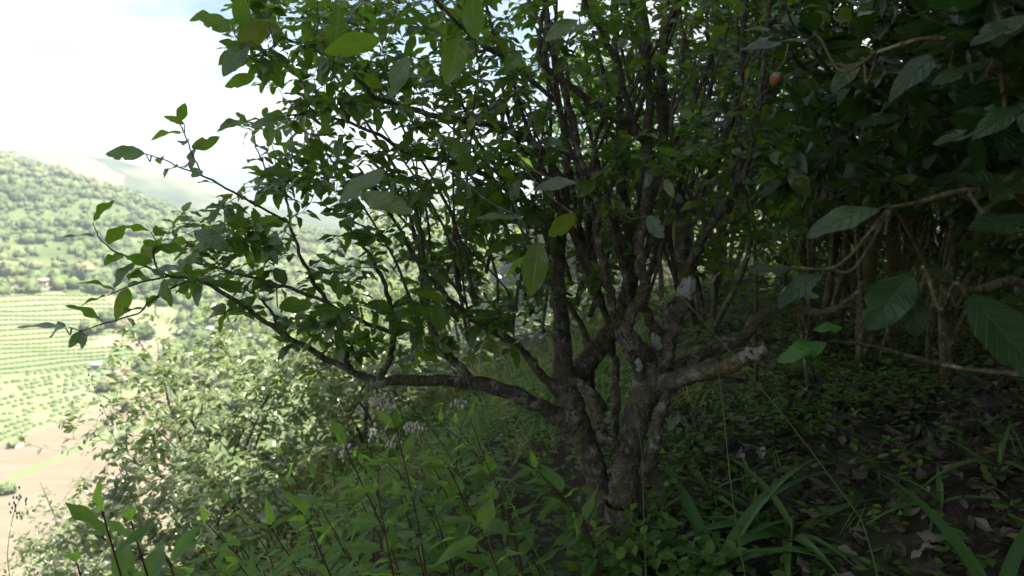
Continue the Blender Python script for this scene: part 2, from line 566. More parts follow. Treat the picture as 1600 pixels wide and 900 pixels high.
def far_ridge(name, yc, crest, foot_y, foot_z, mat, rough, back=1.35):
    """a ridge whose crest line follows given picture heights at distance yc"""
    n = 160
    pxs = np.linspace(crest[0][0], crest[-1][0], n)
    pys = np.interp(pxs, [c[0] for c in crest], [c[1] for c in crest])
    rows = []
    for s in np.linspace(0, 1, 26):
        row = []
        for px, py in zip(pxs, pys):
            r = ray(px, py)
            d = yc / r[1]
            top = r * d + np.array((0, 0, CAM_Z))
            if s <= 0.75:
                k = s / 0.75
                y = foot_y + (yc - foot_y) * k
                z = foot_z + (top[2] - foot_z) * k ** 1.15
            else:
                k = (s - 0.75) / 0.25
                y = yc * (1 + (back - 1) * k)
                z = top[2] + (foot_z - top[2]) * k ** 1.4
            x = top[0] * y / yc
            a = min(s / 0.75, 1) * (1 if s <= 0.75 else 1 - (s - 0.75) / 0.25)
            z += rough * (mnoise.noise(Vector((x / (rough * 9), y / (rough * 12), 1.7))) * 0.9 + 0.3 * mnoise.noise(Vector((x / (rough * 2.5), y / (rough * 3), 4)))) * (0.35 + 0.65 * (1 - a) * 1.2 if s < 0.75 else 0.3)
            row.append((x, y, z))
        rows.append(row)
    v = np.array(rows).reshape(-1, 3)
    i = np.arange(25)[:, None] * n
    j = np.arange(n - 1)[None]
    q = np.stack([i + j, i + j + 1, i + n + j + 1, i + n + j], -1).reshape(-1, 4)
    o = obj(name, mesh_np(name, v, q, mat))
    tag(o, kind="structure")
    return o


def far_hill_material():
    m, nt, out = new_mat("far_hill_woods")
    L = nt.links.new
    tc = N(nt, "ShaderNodeTexCoord")
    n1 = N(nt, "ShaderNodeTexNoise", i_Scale=0.03, i_Detail=7.0, i_Roughness=0.65)
    n2 = N(nt, "ShaderNodeTexNoise", i_Scale=0.0065, i_Detail=3.0)
    for n in (n1, n2): L(tc.outputs["Object"], n.inputs["Vector"])
    woods = ramp(nt, n1.outputs["Fac"], [(0.3, (0.025, 0.04, 0.025)), (0.6, (0.06, 0.08, 0.042)), (0.8, (0.11, 0.11, 0.065))])
    # cleared red-brown soil on the upper slope
    gp = N(nt, "ShaderNodeSeparateXYZ")
    L(tc.outputs["Object"], gp.inputs[0])
    dx = math_n(nt, 'DIVIDE', math_n(nt, 'ADD', gp.outputs["X"], 560.0), 62.0)
    dz = math_n(nt, 'DIVIDE', math_n(nt, 'SUBTRACT', math_n(nt, 'ADD', gp.outputs["Z"], math_n(nt, 'MULTIPLY', gp.outputs["X"], 0.34)), -165.4), 13.0)
    rad = math_n(nt, 'ADD', math_n(nt, 'MULTIPLY', dx, dx), math_n(nt, 'MULTIPLY', dz, dz))
    rad = math_n(nt, 'ADD', rad, math_n(nt, 'MULTIPLY', math_n(nt, 'SUBTRACT', n1.outputs["Fac"], 0.5), 2.2))
    clear = ramp(nt, rad, [(0.75, (1, 1, 1)), (0.95, (0, 0, 0))])
    tan_ = ramp(nt, n2.outputs["Fac"], [(0.52, (0, 0, 0)), (0.62, (0.6, 0.6, 0.6))])
    col = mixc(nt, tan_, woods, (0.20, 0.17, 0.10))
    col = mixc(nt, clear, col, (0.27, 0.14, 0.085))
    pr = N(nt, "ShaderNodeBsdfPrincipled", i_Roughness=0.95)
    pr.inputs["Specular IOR Level"].default_value = 0.1
    L(col, pr.inputs["Base Color"])
    L(pr.outputs[0], out.inputs["Surface"])
    return m


M_FARHILL = far_hill_material()
M_MOUNT = zone_mat("mountain_woods", [(0.3, (0.035, 0.055, 0.035)), (0.7, (0.09, 0.11, 0.06))], 0.004)
far_ridge("hill", 1000, [(-700, 225), (-250, 228), (0, 234), (60, 233), (110, 236), (180, 246), (250, 266), (330, 290), (430, 322), (600, 352), (900, 372), (1300, 380), (2400, 360)],
          620, -75, M_FARHILL, 9)
far_ridge("mountain", 2500, [(-700, 290), (100, 300), (300, 285), (340, 266), (372, 260), (400, 264), (440, 274), (520, 280), (640, 272), (760, 288), (900, 281), (1100, 292), (1300, 276), (1600, 284), (2500, 270)],
          1500, -90, M_MOUNT, 20)

# ------------------------------------------------------------------ leaves
def leaf_template(ns=6, nc=2, width=0.42, tip=1.0, fold=0.18, wave=0.0, quilt=0.0, base_pow=0.95, petiole=0.06, seed=0, serr=0.0, ex=0.72, bites=()):
    """unit leaf along +Y, normal +Z; returns verts, quads, uv"""
    g = np.random.default_rng(seed)
    ts = np.linspace(0, 1, ns + 1)
    v, uv = [], []
    ph = g.uniform(0, 6.28, 2)
    for t in ts:
        w = width * 0.5 * (math.sin(math.pi * min(1, t ** base_pow)) ** ex if 0 < t < 1 else 0.0)
        w *= 1 - 0.3 * max(0.0, tip - 0.7) * t
        if t == 0: w = 0.012
        if t == 1: w = 0.006
        for c in range(nc + 1):
            u = c / nc * 2 - 1
            z = fold * abs(u) * w + wave * math.sin(t * 11 + ph[0 if u < 0 else 1]) * abs(u) ** 2 * w
            if quilt:
                z += quilt * width * math.sin((t - abs(u) * 0.22) * 7 * 2 * math.pi) * (1 - abs(u) ** 2) * min(1, abs(u) * 4) * (w / (width * 0.5))
            ww = w * (1 + serr * (g.random() - 0.5) * (abs(u) > 0.9))
            for side, tb_, wb_, db_ in bites:            # eaten notches in the margin
                if u * side > 0.2: ww *= 1 - db_ * max(0.0, 1 - ((t - tb_) / wb_) ** 2)
            v.append((u * ww, petiole + t * (1 - petiole), z))
            uv.append((c / nc, t))
    q = []
    for i in range(ns):
        for c in range(nc):
            a = i * (nc + 1) + c
            q.append((a, a + 1, a + nc + 2, a + nc + 1))
    return np.array(v), np.array(q), np.array(uv)


def bend(v, droop, curl=0.0):
    """droop along the length (a parabola that keeps the length about right)"""
    v = v.copy()
    t = v[..., 1]
    v[..., 2] = v[..., 2] - droop * t ** 2 + curl * v[..., 0] * t
    v[..., 1] = t - 0.35 * droop ** 2 * t ** 3
    return v


def leaves_mesh(name, tmpl, pos, M, size, droop, mat, rnd):
    """pos (n,3), M (n,3,3) columns = side, along, normal"""
    tv, tq, tuv = tmpl
    n = len(pos)
    V = np.repeat(tv[None], n, 0)
    t = V[..., 1].copy()
    V[..., 2] -= droop[:, None] * t ** 2
    V[..., 1] = t - 0.35 * droop[:, None] ** 2 * t ** 3
    V = np.einsum('nij,nkj->nki', M, V * size[:, None, None]) + pos[:, None]
    k = len(tv)
    F = (tq[None] + (np.arange(n) * k)[:, None, None]).reshape(-1, tq.shape[1])
    return mesh_np(name, V.reshape(-1, 3), F, mat, True, np.tile(tuv, (n, 1)), np.repeat(rnd, k))


def frames(along, normal):
    y = nrm(along)
    z = normal - y * np.sum(normal * y, -1, keepdims=True)
    z = nrm(z)
    x = np.cross(y, z)
    return np.stack([x, y, z], -1)


T_TEA = leaf_template(8, 2, 0.43, wave=0.25)
T_TEA_LO = leaf_template(4, 2, 0.46)
T_TEA_MIN = leaf_template(3, 2, 0.52)
HERO_TEA, HERO_SHADED = [], []
for k, (dr, w) in enumerate(((0.06, 0.45), (0.22, 0.42), (0.38, 0.46), (0.14, 0.52), (0.5, 0.40), (-0.08, 0.44))):
    tv, tq, tuv = leaf_template(14, 4, w, wave=0.22, quilt=0.0, seed=k, serr=0.08, bites=((), ((1, 0.62, 0.12, 0.5),), ((-1, 0.35, 0.1, 0.45), (1, 0.8, 0.1, 0.5)), (), ((1, 0.9, 0.14, 0.6), (-1, 0.97, 0.1, 0.6)), ((-1, 0.7, 0.09, 0.4),))[k])
    HERO_TEA.append(mesh_np("tea_leaf_blade", bend(tv, dr, 0.15 * (-1) ** k), tq, M_TEA, True, tuv))
    HERO_SHADED.append(mesh_np("dark_tea_leaf_blade", bend(tv, dr, 0.15 * (-1) ** k), tq, M_TEA_SHADED, True, tuv))
BIG_TEA, BIG_FRESH = [], []
for k, (dr, w) in enumerate(((0.10, 0.50), (0.25, 0.47), (0.02, 0.52))):
    tv, tq, tuv = leaf_template(28, 8, w, fold=0.10, wave=0.10, quilt=0.02, seed=20 + k, serr=0.05, bites=(((1, 0.72, 0.06, 0.3),), (), ((-1, 0.55, 0.05, 0.35), (-1, 0.82, 0.05, 0.3)))[k])
    BIG_TEA.append(mesh_np("large_tea_leaf_blade", bend(tv, dr, 0.1), tq, M_TEA_NEAR_SHADED, True, tuv))
    BIG_FRESH.append(mesh_np("broad_tea_leaf_blade", bend(tv, dr, 0.1), tq, M_TEA, True, tuv))
tv, tq, tuv = leaf_template(28, 8, 0.40, fold=0.1, wave=0.3, quilt=0.03, seed=30, serr=0.1)
YOUNG_MESH = mesh_np("young_leaf_blade", bend(tv, 0.2, 0.1), tq, M_YOUNG, True, tuv)


def mat4(M, pos, s):
    m = Matrix.Identity(4)
    for r in range(3):
        for c in range(3): m[r][c] = float(M[r, c] * s)
        m[r][3] = float(pos[r])
    return m


# ------------------------------------------------------------------ branching growth
class Skeleton:
    def __init__(self):
        self.p, self.d, self.r = [], [], []

    def add(self, pts, rad, every=1):
        d = nrm(np.gradient(pts, axis=0))
        self.p.append(pts[::every]); self.d.append(d[::every]); self.r.append(rad[::every])

    def arrays(self):
        return np.vstack(self.p), np.vstack(self.d), np.concatenate(self.r)


def grow(sk, tips, g, r_tip=0.0012, max_r=0.006, sag=0.04, order=True, min_angle=0.35):
    """connect every tip to the best place on the skeleton; returns polylines"""
    pos, dr, rad = sk.arrays()
    cap = len(pos) + len(tips) * 8
    Pn = np.empty((cap, 3)); Dn = np.empty((cap, 3)); Rn = np.empty(cap)
    n = len(pos)
    Pn[:n], Dn[:n], Rn[:n] = pos, dr, rad
    tips = np.asarray(tips)
    if order:
        dmin = np.array([np.min(np.sum((pos - t) ** 2, 1)) for t in tips])
        tips = tips[np.argsort(dmin)]
    out = []
    for t in tips:
        dv = t - Pn[:n]
        dist = np.sqrt(np.sum(dv * dv, 1)) + 1e-6
        cosa = np.sum(dv * Dn[:n], 1) / dist
        score = dist * (1.75 - 0.75 * cosa) + 0.02 * (Rn[:n] < 0.0018)
        score[dist < 0.03] += 1.0
        i = int(np.argmin(score))
        L = dist[i]
        a, d0 = Pn[i], Dn[i]
        k = max(3, min(7, int(L / 0.05) + 2))
        s = np.linspace(0, 1, k)[:, None]
        c = a + d0 * L * 0.40
        mid = c * 0.65 + (a + t) * 0.175
        line = (1 - s) ** 2 * a + 2 * s * (1 - s) * mid + s ** 2 * t
        jit = g.normal(0, 0.028 * L, (k, 3)) * np.sin(np.pi * s)
        line = line + jit
        line[:, 2] -= sag * L * np.sin(np.pi * s[:, 0])
        r0 = min(Rn[i] * 0.75, max_r, r_tip + 0.006 * L)
        rr = np.linspace(max(r0, r_tip), r_tip, k)
        out.append((line, rr))
        m = k - 1
        Pn[n:n + m] = line[1:]
        Dn[n:n + m] = nrm(np.gradient(line, axis=0))[1:]
        Rn[n:n + m] = rr[1:]
        n += m
    return out


def leaves_on(lines, g, per=(4, 8), size=(0.06, 0.1), spread=0.11, up=1.0, tilt=0.45, droop=(0.08, 0.55), lift=0.02):
    """alternate leaves along the last stretch of each twig"""
    pos, al, no, sz, dp = [], [], [], [], []
    for line, rr in lines:
        seg = np.linalg.norm(np.diff(line, axis=0), axis=1)
        cum = np.concatenate([[0], np.cumsum(seg)])
        Lt = cum[-1]
        n = int(g.integers(per[0], per[1] + 1))
        stretch = min(Lt * 0.9, spread + 0.02 * n)
        az = g.uniform(0, 6.28)
        for k in range(n):
            s = Lt - stretch * (k / max(1, n - 1)) * g.uniform(0.8, 1.1)
            s = max(0.0, s)
            j = min(len(seg) - 1, int(np.searchsorted(cum, s, side='right') - 1))
            f = (s - cum[j]) / (seg[j] + 1e-9)
            p = line[j] * (1 - f) + line[j + 1] * f
            t = nrm(line[j + 1] - line[j])
            az += 2.4 + g.normal(0, 0.35)
            a = nrm(np.cross(t, (0.3, 0.2, 1.0)))
            b = np.cross(t, a)
            rad = a * math.cos(az) + b * math.sin(az)
            w = 0.35 if k else 1.2
            pos.append(p)
            al.append(t * np.array((w, w, w * 0.55)) + rad * np.array((0.85, 0.85, 0.4)) + np.array((0, 0, lift)) + g.normal(0, 0.15, 3))
            no.append(np.array((0, 0, up)) + g.normal(0, tilt, 3))
            sz.append(g.uniform(*size) * (0.75 if k == 0 and g.random() < 0.4 else 1.0))
            dp.append(g.uniform(*droop))
    return np.array(pos), frames(np.array(al), np.array(no)), np.array(sz), np.array(dp)


def limb_px(pts, n=6):
    """traced limb: rows (px, py, depth, width in px) -> world points and radii"""
    a = []
    for px, py, d, w in pts:
        p = P(px, py, d)
        a.append((*p, 0.5 * w * d / FPX))
    c = catmull(a, n)
    return c[:, :3], np.maximum(c[:, 3], 0.0012)

# ------------------------------------------------------------------ the old tea tree in the middle
def region_tips(g, poly, n, d0, d1, min_sep=0.0):
    """random points inside a picture polygon, spread over real depths d0..d1"""
    poly = np.array(poly, float)
    lo, hi = poly.min(0), poly.max(0)
    out = []
    while len(out) < n:
        x, y = g.uniform(lo, hi)
        ins = False
        j = len(poly) - 1
        for i in range(len(poly)):
            xi, yi = poly[i]; xj, yj = poly[j]
            if (yi > y) != (yj > y) and x < (xj - xi) * (y - yi) / (yj - yi) + xi: ins = not ins
            j = i
        if ins: out.append(P(x, y, g.uniform(d0, d1)))
    return out


def build_main_tree():
    g = np.random.default_rng(3)
    base = P(972, 880, 2.32)
    base[2] = float(H(base[0], base[1]))
    root = empty("tea_tree", base)
    tag(root, "old multi-stemmed tea tree with white lichen patches standing in the middle of the slope", "tree")
    sk = Skeleton()
    tr = Tubes()
    TR = [  # the two joined trunks
        [(972, 960, 2.34, 120), (973, 905, 2.33, 84), (971, 850, 2.32, 66), (974, 790, 2.32, 57), (976, 740, 2.33, 52), (985, 690, 2.35, 46), (995, 650, 2.36, 48), (1010, 610, 2.37, 56), (1020, 570, 2.38, 50), (1026, 548, 2.40, 34)],
        [(962, 930, 2.38, 60), (953, 860, 2.36, 42), (944, 800, 2.36, 40), (932, 745, 2.37, 42), (917, 700, 2.38, 44), (903, 665, 2.39, 47), (890, 632, 2.39, 50), (882, 598, 2.40, 44), (880, 560, 2.40, 34), (877, 500, 2.40, 28), (872, 440, 2.42, 24), (876, 380, 2.45, 19), (882, 330, 2.47, 15), (886, 250, 2.5, 12), (872, 150, 2.45, 9), (858, 40, 2.4, 7), (845, -80, 2.4, 5)],
    ]
    for i, t in enumerate(TR):
        p, r = limb_px(t, 9)
        r = r * (0.86 if i == 0 else 0.88)
        tr.add(p, r, 22, 0.085, seed=i)
        sk.add(p[int(len(p) * (0.55 if i == 0 else 0.5)):], r[int(len(p) * (0.55 if i == 0 else 0.5)):], 3)
    # root flares
    for k, (dx, dy, h) in enumerate(((-0.16, -0.05, 0.2), (0.15, -0.06, 0.16), (0.05, -0.16, 0.2), (-0.05, 0.14, 0.2))):
        a = base + np.array((dx * 0.15, dy * 0.15, h)); e = on_ground(base[0] + dx, base[1] + dy, -0.02)
        m = (a + e) / 2 + np.array((-dx * 0.25, -dy * 0.25, -0.02))
        p = catmull([a, m, e], 6)
        tr.add(p, np.linspace(0.045, 0.02, len(p)), 10, 0.1, seed=40 + k)
    obj("trunk", tr.mesh("trunk", M_BARK), root).location = (0, 0, 0)
    LB = [
        # bent side stem right of the trunk
        [(1000, 748, 2.34, 26), (1012, 722, 2.31, 24), (1022, 695, 2.29, 23), (1026, 665, 2.29, 22), (1033, 638, 2.30, 21), (1046, 612, 2.33, 18), (1060, 592, 2.36, 16)],
        # crooked stem between the trunks
        [(990, 715, 2.33, 22), (975, 702, 2.29, 22), (955, 692, 2.27, 21), (940, 676, 2.27, 20), (932, 650, 2.28, 20), (926, 622, 2.31, 20), (908, 602, 2.35, 18), (890, 590, 2.38, 14)],
        # long low limb to the left
        [(893, 662, 2.38, 40), (862, 645, 2.35, 27), (822, 624, 2.31, 25), (780, 607, 2.28, 25), (720, 597, 2.24, 21), (645, 594, 2.20, 18), (586, 596, 2.17, 15)],
        # its continuing boughs
        [(592, 597, 2.17, 13), (545, 578, 2.14, 11), (500, 555, 2.12, 10), (440, 520, 2.09, 9), (400, 492, 2.07, 8), (340, 452, 2.04, 7), (300, 436, 2.02, 6), (262, 431, 2.0, 5)],
        [(590, 596, 2.17, 12), (603, 574, 2.15, 11), (613, 545, 2.14, 10), (612, 500, 2.13, 9), (606, 460, 2.12, 8), (590, 420, 2.10, 7), (568, 385, 2.08, 5), (545, 355, 2.06, 4)],
        [(548, 582, 2.15, 11), (541, 560, 2.17, 11), (531, 520, 2.20, 9), (515, 480, 2.22, 8), (490, 440, 2.25, 7), (470, 400, 2.27, 6), (455, 355, 2.3, 5), (448, 310, 2.3, 4), (440, 275, 2.3, 3)],
        [(612, 520, 2.14, 8), (570, 503, 2.12, 7), (520, 478, 2.08, 6), (470, 456, 2.04, 6), (420, 441, 2.0, 5), (360, 425, 1.98, 4), (305, 410, 1.96, 3)],
        [(738, 598, 2.25, 17), (712, 566, 2.28, 15), (693, 552, 2.29, 14), (679, 525, 2.31, 13), (670, 487, 2.34, 11), (663, 433, 2.37, 10), (652, 380, 2.4, 8), (636, 330, 2.42, 6), (608, 280, 2.45, 5), (570, 240, 2.45, 4)],
        # sloping limb above the low limb
        [(876, 618, 2.38, 18), (846, 585, 2.33, 15), (820, 552, 2.29, 13), (800, 533, 2.26, 12), (760, 512, 2.22, 11), (717, 481, 2.18, 10), (683, 447, 2.15, 9), (653, 411, 2.12, 8), (628, 365, 2.1, 6), (595, 310, 2.08, 5), (560, 262, 2.05, 4)],
        # dark limb crossing behind to the right
        [(886, 612, 2.41, 40), (903, 585, 2.46, 38), (925, 556, 2.52, 36), (947, 530, 2.57, 34), (966, 503, 2.6, 31), (980, 468, 2.62, 27), (986, 420, 2.64, 23), (986, 370, 2.66, 21), (976, 320, 2.68, 18), (971, 250, 2.7, 15), (966, 150, 2.75, 12), (960, 0, 2.8, 10), (952, -150, 2.8, 8)],
        # stems rising from the trunk head
        [(1008, 598, 2.36, 24), (991, 562, 2.32, 19), (976, 536, 2.29, 17), (962, 500, 2.27, 16), (952, 456, 2.26, 15), (941, 410, 2.25, 14), (928, 340, 2.24, 12), (914, 280, 2.22, 10), (898, 200, 2.2, 9), (878, 120, 2.15, 8), (850, 55, 2.1, 6), (820, -20, 2.1, 5)],
        [(1020, 572, 2.37, 30), (1006, 548, 2.31, 23), (990, 530, 2.27, 21), (980, 506, 2.26, 20), (993, 480, 2.27, 19), (1008, 448, 2.28, 19), (1001, 416, 2.29, 18), (1000, 372, 2.3, 18), (1008, 330, 2.31, 18), (1014, 285, 2.32, 18), (1013, 220, 2.33, 16), (1012, 110, 2.35, 15), (1004, 0, 2.36, 13), (996, -130, 2.4, 10)],
        [(1024, 568, 2.39, 28), (1026, 540, 2.35, 20), (1022, 515, 2.33, 18), (1012, 492, 2.33, 16), (1002, 466, 2.35, 14), (1012, 430, 2.4, 12), (1035, 380, 2.45, 10), (1050, 320, 2.5, 9), (1080, 240, 2.5, 7), (1113, 133, 2.45, 7), (1106, 50, 2.4, 6), (1092, -60, 2.4, 5)],
        [(1026, 585, 2.38, 44), (1040, 535, 2.38, 37), (1054, 493, 2.38, 33), (1070, 462, 2.38, 31), (1075, 432, 2.38, 27), (1066, 402, 2.39, 23), (1067, 345, 2.41, 21), (1058, 300, 2.43, 20), (1041, 255, 2.45, 18), (1034, 160, 2.47, 16), (1036, 70, 2.5, 15), (1060, -10, 2.5, 12), (1075, -140, 2.5, 9)],
        [(1070, 424, 2.37, 15), (1086, 392, 2.33, 12), (1106, 360, 2.3, 11), (1140, 308, 2.26, 10), (1170, 250, 2.22, 9), (1188, 150, 2.18, 8), (1200, 40, 2.15, 7), (1210, -80, 2.1, 5)],
        # right limb with a pale broken end
        [(1022, 606, 2.37, 46), (1050, 595, 2.32, 34), (1085, 583, 2.26, 31), (1125, 577, 2.20, 27), (1158, 562, 2.16, 25), (1180, 551, 2.14, 19)],
        [(1040, 592, 2.39, 28), (1075, 565, 2.42, 23), (1118, 545, 2.44, 22), (1158, 530, 2.44, 21), (1188, 494, 2.45, 19), (1228, 482, 2.43, 16), (1290, 487, 2.38, 13), (1325, 470, 2.34, 9), (1352, 440, 2.3, 6)],
        # upper boughs
        [(884, 300, 2.48, 14), (850, 240, 2.4, 13), (800, 205, 2.3, 12), (740, 190, 2.22, 11), (677, 180, 2.15, 10), (627, 166, 2.08, 9), (587, 152, 2.02, 8), (555, 120, 1.97, 6), (520, 90, 1.92, 5), (483, 76, 1.88, 4), (443, 58, 1.85, 3.5)],
        [(876, 370, 2.45, 14), (840, 330, 2.4, 12), (800, 300, 2.34, 10), (745, 268, 2.28, 9), (690, 250, 2.2, 8), (640, 240, 2.14, 7), (590, 210, 2.08, 6), (540, 190, 2.03, 5), (490, 175, 2.0, 4)],
        [(1013, 225, 2.33, 16), (978, 192, 2.27, 15), (943, 173, 2.22, 14), (905, 145, 2.15, 12), (873, 120, 2.1, 10), (843, 92, 2.05, 9), (846, 40, 2.02, 8), (852, -30, 2.0, 6), (850, -100, 2.0, 5)],
        [(1013, 235, 2.33, 14), (985, 180, 2.3, 12), (968, 110, 2.27, 11), (945, 60, 2.25, 10), (913, 0, 2.2, 9), (880, -80, 2.2, 7)],
        [(870, 160, 2.45, 9), (800, 100, 2.35, 8), (740, 60, 2.28, 7), (690, 10, 2.2, 6), (640, -40, 2.1, 5)],
        [(1067, 350, 2.41, 16), (1100, 290, 2.5, 14), (1140, 200, 2.6, 12), (1160, 90, 2.65, 10), (1165, -60, 2.7, 8)],
        [(875, 420, 2.43, 13), (850, 360, 2.5, 11), (820, 310, 2.56, 9), (775, 260, 2.6, 8), (740, 210, 2.65, 6), (720, 150, 2.65, 4)],
        # thin stems standing between the trunks
        [(958, 700, 2.5, 13), (962, 650, 2.52, 13), (963, 600, 2.55, 12), (958, 550, 2.58, 12), (950, 500, 2.6, 11), (925, 430, 2.65, 9), (905, 350, 2.7, 8), (890, 260, 2.7, 6)],
        [(945, 640, 2.55, 13), (925, 605, 2.6, 13), (920, 560, 2.65, 11), (905, 500, 2.7, 10), (850, 430, 2.75, 8), (800, 380, 2.8, 6)],
        # sprays reaching out over the valley
        [(455, 350, 2.3, 4.5), (400, 320, 2.22, 4), (355, 295, 2.15, 3.6), (322, 277, 2.1, 3.2), (285, 263, 2.07, 2.6), (250, 247, 2.05, 2), (222, 240, 2.03, 1.6)],
        [(316, 275, 2.1, 3), (300, 240, 2.08, 2.4), (288, 208, 2.06, 2), (280, 192, 2.05, 1.5)],
        [(264, 431, 2.0, 4.5), (235, 420, 1.98, 3.6), (200, 402, 1.96, 3.2), (172, 388, 1.94, 2.6), (153, 368, 1.93, 2.0), (146, 348, 1.92, 1.5)],
        [(255, 430, 2.0, 4), (240, 405, 1.97, 3), (243, 378, 1.95, 2.4), (236, 362, 1.94, 1.6)],
        [(302, 437, 2.02, 4), (262, 452, 2.0, 3.6), (236, 470, 1.99, 3.2), (214, 490, 1.98, 2.8), (170, 503, 1.97, 2.4), (128, 516, 1.96, 2.0), (106, 510, 1.95, 1.5)],
        [(262, 432, 2.0, 4), (225, 440, 1.98, 3), (190, 452, 1.96, 2.4), (168, 462, 1.95, 1.8)],
        [(443, 58, 1.85, 3.5), (405, 88, 1.83, 3), (385, 70, 1.82, 2.5), (368, 50, 1.81, 2), (355, 30, 1.80, 1.5)],
        [(490, 175, 2.0, 4), (445, 182, 1.97, 3), (412, 192, 1.95, 2.2), (380, 190, 1.93, 1.5)],
        [(448, 310, 2.3, 4), (420, 270, 2.2, 3), (402, 235, 2.15, 2.2), (396, 205, 2.12, 1.5)],
        [(440, 520, 2.09, 6), (425, 490, 2.07, 5), (405, 465, 2.05, 4), (380, 450, 2.03, 3)],
        [(500, 555, 2.12, 5), (520, 535, 2.10, 4), (505, 520, 2.09, 3), (490, 512, 2.08, 2)],
    ]
    for k in range(32):      # slender upright stems filling the crown
        x0, y0 = g.uniform(880, 1130), g.uniform(330, 500)
        x1 = x0 + g.uniform(-210, 240)
        d0 = g.uniform(2.3, 2.7); d1 = d0 + g.uniform(-0.3, 0.7)
        y1 = g.uniform(-90, 160)
        w = g.uniform(5, 11)
        xm = x0 + (x1 - x0) * g.uniform(0.2, 0.5) + g.normal(0, 14)
        xn = x0 + (x1 - x0) * g.uniform(0.6, 0.85) + g.normal(0, 14)
        LB.insert(26, [(x0, y0, d0, w), (xm, y0 + (y1 - y0) * 0.35, d0 * 0.6 + d1 * 0.4, w * 0.85), (xn, y0 + (y1 - y0) * 0.7, d0 * 0.3 + d1 * 0.7, w * 0.7), (x1, y1, d1, w * 0.5)])
    for k in range(22):      # and in its left half, fanning out
        x0, y0 = g.uniform(640, 880), g.uniform(380, 560)
        x1 = x0 + g.uniform(-190, 60)
        d0 = g.uniform(2.2, 2.5); d1 = d0 + g.uniform(-0.3, 0.4)
        y1 = y0 - g.uniform(180, 380)
        w = g.uniform(4, 8)
        LB.insert(26, [(x0, y0, d0, w), (x0 + (x1 - x0) * 0.25 + g.normal(0, 12), y0 + (y1 - y0) * 0.4, d0, w * 0.8), (x1, y1, d1, w * 0.45)])
    lichens = {}
    for i, l in enumerate(LB):
        p, r = limb_px(l, 8)
        big = max(r) > 0.012
        r = r * 0.92
        k_ = np.arange(len(p))
        ph_ = g.uniform(0, 6.28, 3)
        kink = np.stack([np.sin(k_ * 0.75 + ph_[0]) + 0.6 * np.sin(k_ * 1.7 + ph_[1]), 0.5 * np.sin(k_ * 0.9 + ph_[2]), 0.5 * np.sin(k_ * 0.8 + ph_[1])], -1)
        p = p + kink * (0.22 * np.minimum(r, 0.012) + 0.0012)[:, None] * np.minimum(1, k_ / 4.0)[:, None]
        tb = Tubes()
        tb.add(p, r, 18 if big else 7, 0.085 if big else 0.05, seed=100 + i)
        mm = tb.mesh("limb", M_BARK if max(r) > 0.009 else M_TWIG)
        obj("limb", mm, root)
        sk.add(p[4:], r[4:], 2)
        lichens[i] = (p, r)
    # knots and burrs on the main limbs
    tb = Tubes()
    for k in range(90):
        p, r = lichens[int(g.choice([0, 1, 2, 8, 9, 10, 11, 12, 13, 15, 16]))]
        j = int(g.integers(2, len(p) - 2))
        if r[j] < 0.008: continue
        d = nrm(g.normal(0, 1, 3) + np.array((0, -0.5, 0)))
        a = p[j] + d * r[j] * 0.5
        b = p[j] + d * r[j] * g.uniform(1.05, 1.5)
        tb.add(np.array([a, (a + b) / 2, b]), np.array([0.55, 0.45, 0.22]) * r[j] * g.uniform(0.6, 1.1), 8, 0.2, seed=k)
    tag(obj("bark_burrs", tb.mesh("bark_burrs", M_BARK), root), kind="stuff")
    # pale broken end of the right limb
    tb = Tubes()
    p, r = limb_px([(1158, 562, 2.158, 25), (1170, 556, 2.15, 23), (1184, 551, 2.14, 20), (1196, 547, 2.13, 14), (1199, 546, 2.128, 8)], 5)
    tb.add(p, r, 16, 0.2, seed=9)
    obj("broken_end", tb.mesh("broken_end", M_CUT), root)
    tb = Tubes()
    p, r = limb_px([(602, 597, 2.178, 18), (590, 596, 2.17, 17.5), (578, 596, 2.165, 15)], 3)
    tb.add(p, r, 12, 0.08, seed=12)
    obj("sawn_end", tb.mesh("sawn_end", M_CUT), root)

    # white lichen crusts wrapped on the camera side of two stems
    def crust(limb, y0, y1, a0, a1, grow_r):
        p, r = lichens[limb]
        pxy = to_px(p)
        sel = [j for j in range(len(p)) if y0 <= pxy[1][j] <= y1]
        j0, j1 = min(sel), max(sel)
        n, m = 18, 20
        f = np.linspace(j0, j1, n)
        pts = np.stack([np.interp(f, np.arange(len(p)), p[:, c]) for c in range(3)], -1)
        rad = np.interp(f, np.arange(len(p)), r)
        tan = nrm(np.gradient(pts, axis=0))
        toc = nrm(np.array((0, 0, CAM_Z)) - pts)
        A = nrm(toc - tan * np.sum(toc * tan, 1, keepdims=True))
        B = np.cross(tan, A)
        v = []
        lo = np.array([0.10 + 0.13 * mnoise.noise(Vector((k * 0.55, limb, y0))) + 0.06 * mnoise.noise(Vector((k * 1.9, limb, y0))) for k in range(m)])
        hi = np.array([0.90 + 0.16 * mnoise.noise(Vector((k * 0.55, limb + 9, y0))) + 0.06 * mnoise.noise(Vector((k * 1.9, limb + 4, y0))) for k in range(m)])
